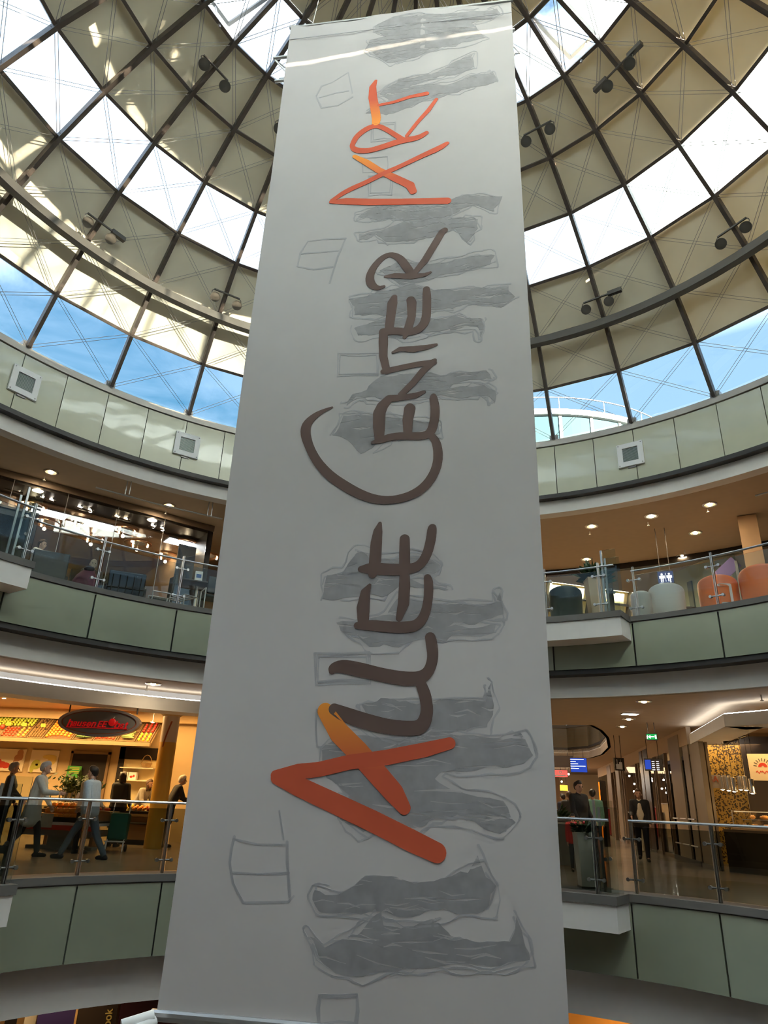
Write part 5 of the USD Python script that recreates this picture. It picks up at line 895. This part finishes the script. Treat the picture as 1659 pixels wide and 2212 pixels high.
per('person in navy clothes at the far shops of the arcade', g0(1218, 27.0), -30, 1.70, outfit=dict(top='cloth_navy', jacket=True, bottom='cloth_black'), hair='hair_dark')
per('small child in a red top by the planter in the arcade', g0(1236, 17.0), 180, 1.12, outfit=dict(top='cloth_red', bottom='cloth_charcoal'), hair='hair_dark')
a = along(1353, 1740); pm = (QT@np.array([a, -.45, .0, 1]))[:3]; per('tan mannequin with a brimmed hat in the bright shop window', pm, 200, 1.84, outfit=dict(top='cloth_tan', long=.5, bottom='cloth_tan', shoes='cloth_tan'), hair=None, skin='mannequin', name='mannequin', cat='mannequin', hat='cloth_tan')
for i, x in enumerate((1414, 1424)): per(f'dark figure standing inside behind the glass doors, {"left" if i == 0 else "right"} of two', at_pl(x, 1745, QA-qn*1.5, qn)*V(1, 1, 0), 150, 1.66, outfit=dict(top='cloth_black', long=.4, bottom='cloth_black'), hair='hair_dark')
# planters
mat('pot_cream', (.50, .48, .40), .4); mat('pot_tan', (.50, .38, .26), .5); mat('leaf_dark', (.02, .05, .015), .5, trans=.1); mat('flower_red', (.45, .02, .03), .5); mat('flower_orange', (.6, .2, .03), .5)
def leaves(c, r, n, l, m_, parent, flat=.6, nm='leaves', seed=1):
    g = np.random.default_rng(seed); hv = []
    for _ in range(n):
        d = g.normal(size=3); d[2] = abs(d[2])*flat; d /= np.linalg.norm(d); e = np.cross(d, g.normal(size=3)); e /= np.linalg.norm(e); b = np.array(c)+d*r*g.uniform(.2, .8); L_ = l*g.uniform(.6, 1.2); hv.append(tm([b, b+d*L_*.5+e*L_*.18, b+d*L_, b+d*L_*.5-e*L_*.18], [(0, 1, 2), (0, 2, 3)]))
    part(nm, J(hv), m_, parent, kind='stuff')
p = at_d(1263, 1800, 13.6); t = thing('tall_planter', 'tall tapered cream planter with flowers at the lower right railing', 'planter', (p[0]+.03, p[1]+.12, 0))
part('pot', put(trimesh.convex.convex_hull([(s*a_, q*a_, z) for a_, z in ((.135, 0), (.175, .86)) for s in (-1, 1) for q in (-1, 1)]), I4), 'pot_cream', t); part('dark_foot', bx(-.15, .15, -.15, .15, 0, .03), 'frame_black', t); leaves((0, 0, .86), .20, 160, .14, 'leaf_dark', t)
g = np.random.default_rng(4)
for i in range(10): part('flower', ball((g.uniform(-.18, .18), g.uniform(-.15, .15), .95+g.uniform(0, .12)), .028, 1), 'flower_red' if i % 3 else 'flower_orange', t)
p = at_d(1312, 1925, 13.75); t = thing('barrier_post', 'thin black post with a salmon strip behind the lower right glass', 'post', (p[0], p[1], .0)); part('pole', rod((0, 0, .02), (-.02, .1, 1.0), .010, 8), 'frame_black', t); part('strip', rod((-.05, .06, .38), (-.06, .12, .95), .018, 6), 'cloth_salmon', t); part('foot', lathe([(.001, 0), (.12, 0), (.10, .02), (.001, .03)], 16), 'frame_black', t)
p = at_d(1205, 1775, 19.0); t = thing('flower_trough', 'grey flower trough with dark plants at the banner edge in the arcade', 'planter', (p[0], p[1], 0)); part('trough', put(rbox(.9, .5, .95, .03), fr((0, 0, 0), (1, 0, 0))), 'counter_grey', t, smooth=40); part('rim', bx(-.48, .48, -.28, .28, .95, .99), 'coping', t); leaves((0, 0, .98), .35, 160, .16, 'leaf_dark', t, seed=3)
# bakery
C0_, C1_ = V(7.75, 11.9, 0), V(10.2, 7.4, 0); ce = (C1_-C0_)/np.linalg.norm(C1_-C0_); CT = fr(C0_, ce); CL = np.linalg.norm(C1_-C0_); PC = lambda m: put(m, CT)          # x along the front, y into the bakery
def strip(p, q, off0, off1, z0, z1): 
    e = (q-p)/np.linalg.norm(q-p); return put(bx(0, np.linalg.norm(q-p), off0, off1, z0, z1), fr(p, e))
e0 = at_z(1467, 1577, 3.32)*V(1, 1, 0); e1 = at_z(1540, 1541, 3.2)*V(1, 1, 0); e2 = at_z(1659, 1534, 3.2)*V(1, 1, 0); e2 = e1+(e2-e1)*2.5
bw = struct('wall_bakery'); M0, M1 = at_d(1498, 1700, 23.2)*V(1, 1, 0), at_d(1612, 1700, 23.2)*V(1, 1, 0); MT = fr(M0, M1-M0); ML = np.linalg.norm(M1-M0)
part('mosaic_wall', put(bx(0, ML, 0, .15, 0, 3.3), MT), 'mosaic', bw); part('side_wall', strip(M0, QA+qe*(a0_+.1)-qn*.20, -.03, .03, 0, 3.3), 'pilaster_beige', bw); part('dark_wall', put(bx(ML, ML+6, -.4, -.2, 0, 3.3), MT), 'sign_brown', bw)
bh = struct('trim_bulkhead_right'); e0, e1, e2 = V(7.9, 12.3, 0), V(6.95, 8.1, 0), V(9.6, 4.2, 0)
for p_, q_ in ((e0, e1), (e1, e2)): part('lip', strip(p_, q_, 0, .15, 2.93, 3.18), 'plaster_white', bh); part('soffit', strip(p_, q_, .15, .75, 2.93, 3.0), 'plaster_white', bh)
t = thing('cove_light', 'white cove light strip along the angled bulkhead over the bakery', 'lamp')
for p_, q_ in ((e0, e1), (e1, e2)): part('strip', strip(p_, q_, .04, .10, 3.18, 3.205), 'led_white', t)
bc = thing('bakery_counter', 'long dark bakery counter with a glass case of lit bread', 'counter')
part('front', PC(bx(.62, CL, .0, .12, 0, .92)), 'frame_black', bc); part('kick_board', PC(bx(.9, CL, .03, .5, 0, .10)), 'coping', bc); part('body', PC(bx(.9, CL, .12, .8, .1, .90)), 'sign_brown', bc); part('shelf', PC(bx(.85, CL, .0, .8, .92, .96)), 'shop_shelf', bc); part('glass_front', PC(bx(.9, CL, .0, .012, .96, 1.34)), 'shop_glass', bc); part('glass_top', PC(bx(.9, CL, .0, .5, 1.34, 1.352)), 'shop_glass', bc); part('upper_board', PC(bx(.9, CL, .35, .8, 1.14, 1.16)), 'steel_grey', bc)
for u in np.linspace(.91, CL, 5): part('case_post', PC(bx(u-.01, u+.01, 0, .02, .96, 1.35)), 'steel_bright', bc)
part('light_bar', PC(bx(.95, CL-.1, .03, .06, 1.31, 1.33)), 'glow_cream', bc)
mat('bread_crust', (.55, .25, .05), .6, var=.25, vscale=18)
g = np.random.default_rng(9)
for r_, (y, z, n) in enumerate(((.22, .96, 15), (.55, 1.16, 13))):
    for i in range(n):
        c = (CT@np.array([1.05+(CL-1.3)*i/(n-1), y, z+.048, 1]))[:3]; m = ball((0, 0, 0), .1, 2, (1.25, .62, .45)); part_ = thing('bread_loaf', 'crusty golden loaf in the lit bakery case, lower row' if r_ == 0 else 'crusty golden loaf on the upper board of the bakery case', 'bread', c, g.uniform(-30, 80), group=f'loaves {r_} in the bakery case'); part('crust', m, 'bread_crust', part_, smooth=True); part('score', J([rod((-.05+.04*k, -.03, .043), (-.03+.04*k, .03, .043), .006, 5) for k in range(3)]), 'shop_cream', part_)
rect_light('bakery_light', (CT@np.array([2.0, 1.3, 2.9, 1]))[:3], 3.0, 1.0, 4, (1, .60, .22))
disk_light(bc, (CT@np.array([2.5, .4, 1.9, 1]))[:3], .5, 22, (1, .62, .25))
for i, (x, yt, yb, D) in enumerate(((1557, 1677, 1706, 20.6), (1570, 1678, 1708, 20.3), (1582, 1679, 1710, 20.0), (1596, 1676, 1706, 20.6), (1607, 1676, 1707, 20.3), (1621, 1682, 1714, 19.7))):
    a, b = at_d(x, yt, D), at_d(x, yb, D); t = thing('pendant_lamp', f'chrome tube pendant over the bakery counter, {["leftmost", "second from left", "third from left", "third from right", "second from right", "rightmost"][i]}', 'lamp', (a[0], a[1], 0))
    part('tube', lathe([(.055, a[2]), (.062, a[2]-.01), (.062, b[2]+.03), (.075, b[2]), (.07, b[2]), (.055, b[2]+.04)], 16), 'lamp_chrome', t, smooth=40); part('cable', rod((0, 0, a[2]-.02), (0, 0, 3.39), .006, 5), 'frame_black', t); part('bulb', ball((0, 0, b[2]+.01), .05, 1, (1, 1, .5)), 'bulb_warm', t, smooth=True)
for i, (x, y) in enumerate(((1540, 1594), (1552, 1591), (1562, 1586), (1568, 1601), (1580, 1595), (1590, 1592), (1603, 1588))):
    p = at_d(x, y, 20.5-.15*i); t = thing('black_spotlight', f'black cone spotlight on the bakery ceiling, {["lit one at the left", "second from left", "third, set higher", "fourth, hanging lowest", "fifth from left", "sixth from left", "rightmost"][i]}', 'spotlight', p); d = V(-.3, -.4, -.85) if i == 0 else V(.2, -.3, -.9); d /= np.linalg.norm(d); T = fr((0, 0, 0), np.cross(d, (0, 0, 1)), d)
    part('can', put(lathe([(.03, -.12), (.05, -.08), (.085, .06), (.08, .06), (.045, -.05)], 14), T), 'frame_black', t, smooth=40); part('stem', rod((0, 0, 0), (0, 0, 3.39-p[2]), .012, 6), 'frame_black', t); part('lens', put(lathe([(.078, .05), (.001, .055)], 14), T), 'bulb_white' if i == 0 else 'lamp_glass', t)
for i, (x, y) in enumerate(((1611, 1572), (1587, 1580))):
    t = thing('flat_ceiling_lamp', f'flat white bar lamp set in the bakery ceiling, {"larger right" if i == 0 else "smaller left"} one', 'ceiling lamp', at_z(x, y, 3.385)); part('frame', bx(-.16, .16, -.10, .10, -.01, .01), 'plaster_white', t); part('diffuser', bx(-.14, .14, -.08, .08, -.014, -.01), 'bulb_white', t)
sc = at_d(1648, 1657, 20.3); ST = fr(sc, (cos(rad(25)), -sin(rad(25)), 0)); t = thing('bakery_sign', 'cream board with a red half sun, grey rays and red wavy lettering', 'sign')
part('board', prism(sbox(-.31, -.31, .45, .31), ST, 0, .05), 'poster_cream', t); part('sun', prism(unary_union([Point(0, 0).buffer(.10).intersection(sbox(-.2, 0, .2, .2)).difference(Point(0, 0).buffer(.03))]), ST, -.006, 0), 'fruit_red', t)
for i in range(9): u = pi*(i+.5)/9; part('ray', prism(wstroke([(.14*cos(u), .14*sin(u), .016), (.20*cos(u), .20*sin(u), .016)]), ST, -.006, 0), 'lamp_metal', t)
part('lettering', prism(wstroke([(-.16+.02*i, -.12+.03*(1 if i % 3 else -1)*(i % 2), .016) for i in range(18)]), ST, -.006, 0), 'fruit_red', t, label='red scribbled lettering'); part('cable', J([rod((ST@np.array([u, .02, .31, 1]))[:3], (ST@np.array([u, .02, 3.39-sc[2], 1]))[:3], .008, 5) for u in (-.2, .3)]), 'frame_black', t)
sc = at_d(1541, 1686, 22.9); ST = fr(sc, M1-M0); t = thing('wall_sign', 'pale board with brown capital letters SA on the mosaic wall', 'sign'); part('board', prism(sbox(-.2, -.20, .45, .15), ST, 0, .03), 'pilaster_beige', t); m = text('SA', I4, .15, .01); part('letters', put(m, fr((ST@np.array([0, -.012, .04, 1]))[:3], M1-M0)), 'brown_red', t)
t = thing('water_bottle', 'blue labelled bottle standing on the bakery case', 'bottle', (CT@np.array([3.1, .4, 1.36, 1]))[:3]); part('glass', lathe([(.001, 0), (.045, 0), (.045, .20), (.018, .27), (.018, .32), (.001, .32)], 16), 'lamp_glass', t, smooth=40); part('label_band', lathe([(.0465, .06), (.0465, .16)], 16), 'card_blue', t); part('cap', rod((0, 0, .32), (0, 0, .34), .02, 10), 'card_blue', t)

# ================================================================ the void of the arcade: gallery edge above it
vp = [V(2.0, 13.9, 0), V(5.45, 13.0, 0), V(6.1, 14.3, 0), V(6.9, 16.4, 0), V(8.0, 20.0, 0), V(8.75, 23.6, 0), V(8.9, 26.0, 0), V(8.3, 27.4, 0), V(6.5, 27.9, 0), V(2.0, 28.2, 0)]
vw = struct('wall_void_parapet'); vb = struct('trim_void_edge')
for i in range(1, len(vp)-1):
    p_, q_ = vp[i], vp[i+1]; part('cladding_panel', strip(p_, q_, -.05, 0, 3.93, 4.80), 'green_panel', vw); part('edge', strip(p_, q_, -.06, .04, 4.80, 4.94), 'coping', vb); part('shadow_gap', strip(p_, q_, -.06, .02, 3.83, 3.925), 'trim_dark', vb); part('fascia', strip(p_, q_, -.10, .0, 3.40, 3.83), 'plaster_white', vb)
fs = struct('wall_far_shops_upper')
g = np.random.default_rng(11)
for i in range(9): part('shop_panel', bx(1.5+i*1.1, 2.5+i*1.1, 31.0, 31.2, 4.95, 8.0), ['glow_sign_white', 'panel_blue', 'shop_cream', 'frame_black'][g.integers(0, 4)], fs)
for i, (x, y) in enumerate(((1263, 1622), (1258, 1628), (1255, 1632), (1252, 1636))): t = thing('row_downlight', f'small bright lamp in the receding row of the far arcade ceiling, {["nearest", "second", "third", "farthest"][i]}', 'ceiling lamp', (7.9-.05*i, 29.0+2.2*i, 3.385)); part('ring', lathe([(.10, -.01), (.14, -.012), (.14, .01), (.10, .01)], 14), 'lamp_chrome', t); part('bulb', ball((0, 0, -.01), .09, 1, (1, 1, .4)), 'bulb_white', t)
ew = struct('wall_arcade_end'); part('end_wall', bx(-2, 18, 42, 42.3, 0, 3.4), 'shop_tan', ew); part('left_wall', put(bx(0, 28, 0, .2, 0, 3.4), fr((1.0, 16, 0), (.22, .975, 0))), 'shop_cream', ew)
rect_light('arcade_light', (8.0, 33, 3.3), 4, 6, 2.5, (1, .66, .36)); rect_light('arcade_light', (5.2, 20, 6.9), 2.5, 8, 5, (1, .75, .5))
g = np.random.default_rng(21)
for i in range(22):
    x, y, z = g.uniform(4.5, 10.0), g.uniform(33, 40), g.uniform(2.3, 3.2); t = thing('far_shop_lamp', 'tiny bright spot lamp in the shops at the far end of the arcade', 'lamp', (x, y, z), group='spot lamps at the far end of the arcade'); part('bulb', ball((0, 0, 0), .055, 1), 'bulb_white', t); part('stem', rod((0, 0, .03), (0, 0, 3.39-z), .01, 5), 'frame_black', t)
for i in range(10):
    x = 6.2+i*.85; h = g.uniform(.9, 2.0); t = thing('far_shop_rack', f'dim shop display far down the arcade, number {i+1} from the banner', 'display'); tag(t, f'dim {["red", "dark", "cream"][i % 3]} shop display at the far end of the arcade, {["1st", "2nd", "3rd", "4th", "5th", "6th", "7th", "8th", "9th", "10th"][i]} from the banner'); part('case', bx(x, x+.7, 37.5, 38.1, 0, h), ['red_sign', 'frame_black', 'shop_cream'][i % 3], t); part('top_board', bx(x-.03, x+.73, 37.45, 38.15, h, h+.04), 'sign_white', t)

# ================================================================ right, upper gallery
mat('tub_dark', (.010, .022, .020), .45); mat('tub_white', (.62, .61, .58), .45); mat('tub_orange', (.68, .15, .03), .42); mat('wall_mint', (.52, .62, .54), .6); mat('violet', (.22, .16, .40), .5)
tub('dark green black tub chair at the upper right corner landing', 1221, 1284, 15.35, .72, .80, 'tub_dark'); tub('large pale grey tub chair beside the toilet sign', 1437, 1266, 16.0, .76, .92, 'tub_white'); tub('low frosted white tub stool left of the pale grey tub chair', 1384, 1290, 15.45, .44, .66, 'tub_white'); tub('orange tub chair with a white square bracket emblem', 1547, 1249, 15.8, .80, .94, 'tub_orange', emblem=1); tub('second orange tub chair, cut by the right picture edge', 1642, 1228, 15.6, .88, 1.0, 'tub_orange')
p = at_d(1283, 1250, 15.7); t = thing('tall_planter', 'tall tan planter with spiky dark plant at the upper right corner', 'planter', (p[0], p[1], F2)); part('pot', trimesh.convex.convex_hull([(s*a_, q*a_, z) for a_, z in ((.13, 0), (.19, 1.10)) for s in (-1, 1) for q in (-1, 1)]), 'pot_tan', t); part('rim', J([bx(-.195, .195, -.195, .195, 1.08, 1.11)]), 'pot_tan', t); leaves((0, 0, 1.10), .12, 90, .42, 'leaf_dark', t, .8, seed=8)
p = at_d(1318, 1290, 15.9); t = thing('black_board', 'narrow black upright board between planter and glass screens, upper right', 'board', (p[0], p[1], F2), -22); part('board', bx(-.08, .08, -.02, .02, .02, .92), 'frame_black', t); part('foot', bx(-.12, .12, -.10, .10, 0, .02), 'frame_black', t)
p = at_d(1478, 1290, 17.2); t = thing('side_table', 'small round dark side table between the white and orange tub chairs', 'table', (p[0], p[1], F2)); part('top', lathe([(.001, .66), (.28, .66), (.28, .69), (.001, .69)], 24), 'table_dark', t, smooth=40); part('stem', rod((0, 0, 0.02), (0, 0, .66), .03), 'steel_bright', t); part('foot', lathe([(.001, 0), (.2, 0), (.2, .02), (.001, .03)], 20), 'steel_bright', t)
p = at_d(1500, 1300, 18.2); t = thing('white_chair', 'pale moulded chair on thin legs behind the orange tub chair', 'chair', (p[0], p[1], F2), 30); part('shell', put(rbox(.46, .10, .55, .045), fr((0, .2, .42), (1, 0, 0), (0, .15, 1))), 'tub_white', t, smooth=40); part('seat', put(rbox(.46, .44, .06, .025), fr((0, 0, .42), (1, 0, 0))), 'tub_white', t, smooth=40)
for sx in (-1, 1):
    for sy in (-1, 1): part('leg', rod((sx*.2, sy*.18, 0), (sx*.15, sy*.13, .43), .011), 'steel_dark', t)
struct('trim_ceiling_edge_right', sector(15.35, 15.55, 8.22, 8.62, 8, 75, 24), 'frame_black')
mw = struct('wall_mint'); m0 = at_d(1452, 1260, 24)*V(1, 1, 0); m1 = at_d(1585, 1260, 22)*V(1, 1, 0); mT = fr(m0, m1-m0); mL = np.linalg.norm(m1-m0)
part('wall', put(bx(0, mL, 0, .2, F2, 8.6), mT), 'wall_mint', mw); part('window_frame', put(bx(.75, .95, -.05, 0, 6.6, 8.1), mT), 'panel_blue', mw); part('window_ledge', put(bx(.7, 1.0, -.12, 0, 6.5, 6.6), mT), 'sign_white', mw)
t = thing('slanted_handrail', 'violet grey slanted escalator rail in front of the mint wall', 'handrail'); a_, b_ = at_d(1553, 1247, 20.5), at_d(1590, 1212, 20.5); part('rail', beam(a_, b_, .35, (0, -1, .2), .12), 'violet', t); part('foot', rod(a_*V(1, 1, 0)+V(0, 0, F2), a_, .05), 'steel_grey', t); part('foot', rod(b_*V(1, 1, 0)+V(0, 0, F2), b_, .05), 'steel_grey', t)
t = thing('beige_pier', 'beige wall pier behind the second orange tub chair', 'pier'); p = at_d(1632, 1222, 19); part('shaft', put(bx(-.22, .22, -.2, .2, F2, 8.38), fr(p*V(1, 1, 0), (cos(rad(28)), -sin(rad(28)), 0))), 'shop_tan', t); part('base', put(bx(-.25, .25, -.23, .23, F2, F2+.1), fr(p*V(1, 1, 0), (cos(rad(28)), -sin(rad(28)), 0))), 'coping', t)
# sloping glazed arcade roof seen past the upper ceiling edge
mat('roof_olive', (.56, .50, .32), .7, var=.05, trans=.45, tcol=(.62, .50, .27)); mat('steel_olive', (.06, .055, .045), .5)
re_ = V(.954, .30, 0); rn = V(.30, -.954, 0); rs = rn*.35+V(0, 0, .937)
RT = np.eye(4); RT[:3, 0] = re_; RT[:3, 2] = rs; RT[:3, 1] = np.cross(rs, re_); RT[:3, 3] = V(-1.5, 20.0, 7.3)
ar = struct('roof_arcade'); NR, HR, WX = 9, .62, 2.0
for j in range(NR):
    for i in range(9):
        gl = j in (0, 1, 5); part('roof_pane' if gl else 'roof_panel', put(bx(i*WX+.05, (i+1)*WX-.05, .0, .04, j*HR+.05, (j+1)*HR-.05), RT), 'pane_glass' if gl else 'roof_olive', ar)
    part('purlin', put(bx(0, 9*WX, -.16, .0, j*HR-.05, j*HR+.05), RT), 'steel_olive', ar)
rg = RT[:3, 3]+rs*NR*HR; nb = rg+rn*3.0+V(0, 0, 9.05-rg[2]); sl = float(np.linalg.norm(nb-rg)); part('near_slope', J([put(bx(0, 9*WX, -.1, .1, sl*u, sl*v), fr(rg, re_, nb-rg)) for u, v in ((0, .2), (.8, 1))]), 'roof_olive', ar); part('near_glazing', put(bx(0, 9*WX, -.02, .02, sl*.2, sl*.8), fr(rg, re_, nb-rg)), 'pane_glass', ar)
for i in range(10): part('rafter', put(bx(i*WX-.05, i*WX+.05, -.30, .0, 0, NR*HR), RT), 'steel_olive', ar)
part('base_beam', put(bx(0, 9*WX, -.2, .1, -.5, 0), RT), 'roof_olive', ar)
# the neighbouring glass drum on the roof, seen through the lowest glass row
gd = thing('glass_drum', 'neighbouring round glass roof drum with a white rail, seen through the dome glass', 'building')
dc = at_d(1130, 900, 50)*V(1, 1, 0); dr0, dz = 11.4, 24.3; mat('drum_glass', (.022, .045, .052), .12, spec=.6); mat('drum_white', (.10, .11, .115), .5)
ST_ = lambda a0, a1, r0, r1, z0, z1: put(sector(r0, r1, z0, z1, a0, a1), fr(dc, (1, 0, 0)))
for i in range(36): a = i*10; part('pane', ST_(a+.5, a+9.5, dr0-.04, dr0, 9.0, dz-.35), 'drum_glass', gd); part('mullion', ST_(a-.5, a+.5, dr0-.10, dr0+.05, 9.0, dz-.35), 'drum_white', gd)
part('cornice', ST_(0, 360, dr0-.6, dr0+.25, dz-.35, dz+.05), 'drum_white', gd); part('transom', ST_(0, 360, dr0-.08, dr0+.04, 20.5, 20.7), 'drum_white', gd); part('top', ST_(0, 360, .05, dr0-.5, dz-.1, dz), 'drum_white', gd); part('top_rail', ST_(0, 360, dr0-.05, dr0+.0, dz+1.0, dz+1.06), 'drum_white', gd)
for i in range(24): p = pol(i*15, dr0-.02); part('rail_post', rod(dc+p+V(0, 0, dz), dc+p+V(0, 0, dz+1.05), .03, 6), 'drum_white', gd)

# ================================================================ ground floor glimpses
mat('maroon', (.05, .006, .010), .5); mat('purple', (.05, .03, .14), .5); mat('display_tan', (.70, .42, .16), .5); mat('stripe_black', (.02, .014, .012), .6)
gs = struct('wall_ground_shops'); gz0, gz1 = -4.9, -2.05
GT = fr(V(-9.5, 7.2, 0), (.93, .37, 0)); PG = lambda m: put(m, GT)
part('header', PG(bx(-2, 9, .0, .3, -2.25, -1.9)), 'shop_black', gs); part('maroon_panel', PG(bx(4.75, 6.6, .0, .1, gz0, -2.25)), 'maroon', gs); part('left_dark', PG(bx(-2, .6, .1, .2, gz0, -2.25)), 'shop_black', gs)
part('window_back', PG(bx(.6, 3.3, .5, .6, gz0, -2.25)), 'display_tan', gs)
t = thing('purple_banner', 'dark purple upright panel in the ground floor window', 'panel'); part('panel', PG(bx(3.3, 3.95, .0, .05, gz0, -2.25)), 'purple', t); part('edge', PG(bx(3.95, 3.99, -.01, .05, gz0, -2.25)), 'display_tan', t)
t = thing('dark_poster', 'dark poster with a pale vertical word in the ground floor window', 'poster'); part('panel', PG(bx(4.0, 4.7, .0, .05, gz0, -2.25)), 'sign_brown', t); m = text('Oulook', I4, .12, .01); part('word', PG(put(m, fr((4.55, -.01, -2.9), (0, 0, 1), (-1, 0, 0)))), 'lemon_pale', t)
for i in range(8):
    x = .75+i*.33; t = thing('hanging_garment', 'x', 'garment'); tag(t, f'{["black", "tan", "dark", "cream"][i % 4]} garment hung in the ground floor window, {["1st", "2nd", "3rd", "4th", "5th", "6th", "7th", "8th"][i]} from the left')
    part('fabric', PG(prism(Polygon([(x, -4.2), (x+.24, -4.2), (x+.22, -2.7), (x+.15, -2.45), (x+.09, -2.45), (x+.02, -2.7)]), I4, .2, .3)), ['stripe_black', 'display_tan', 'shop_black', 'poster_cream'][i % 4], t); part('hook', PG(rod((x+.12, .25, -2.45), (x+.12, .25, -2.25), .008, 5)), 'steel_bright', t)
rect_light('ground_light', (-6.6, 7.9, -2.0), 3, .6, 3.5, (1, .68, .34))
part('orange_wall', sector(10.5, 10.7, gz0, -1.85, 14, 75, 16), 'shelf_orange' if 'shelf_orange' in MAT else 'display_tan', gs); rect_light('ground_light', (5.2, 8.2, -1.95), 3, 1, 7, (1, .50, .12))
for L, r in ((0, 15.0), ): part('outer_wall', sector(r, r+.2, -4.93, -1.85, 0, 360, 48), 'shop_tan', gs)
dk = Point(0, 0).buffer(43.6, 32).difference(Point(0, 0).buffer(15.38, 32)); o_ = V(-1.5, 20.0); a_, n__ = V(.954, .30), V(.30, -.954); dk = dk.difference(Polygon([o_, o_+18*a_, o_+18*a_+4.9*n__, o_+4.9*n__]))
struct('roof_deck_outer', slab(dk, 8.82, 9.0), 'floor_dark')
wo = struct('wall_outer'); part('lower', sector(43.5, 44, -.2, 8.7, 0, 360, 64), 'shop_cream', wo)
for L, z0, z1, rr in ((1, 0, 3.4, 16.5), (2, 4.93, 8.4, 15.3)):
    part('near_wall', sector(rr, rr+.2, z0, z1, 76, 294, 48), 'panel_blue', wo)
part('left_wall', sector(20, 20.2, 4.93, 9.0, -66, 8, 24), 'shop_tan', wo); part('left_end', put(bx(0, 5, 0, .2, 4.93, 8.9), fr(pol(8, 15.2), pol(8, 1))), 'shop_tan', wo)
t = thing('white_tube_frame', 'white padded tube frame at the foot of the banner, left', 'frame'); a_, b_ = at_d(262, 2216, 7.15), at_d(332, 2194, 7.2); part('tube', rod(a_, b_, .045, 10), 'plate_white', t, smooth=40); part('tube', rod(at_d(292, 2228, 7.1), at_d(334, 2206, 7.2), .045, 10), 'plate_white', t, smooth=40)
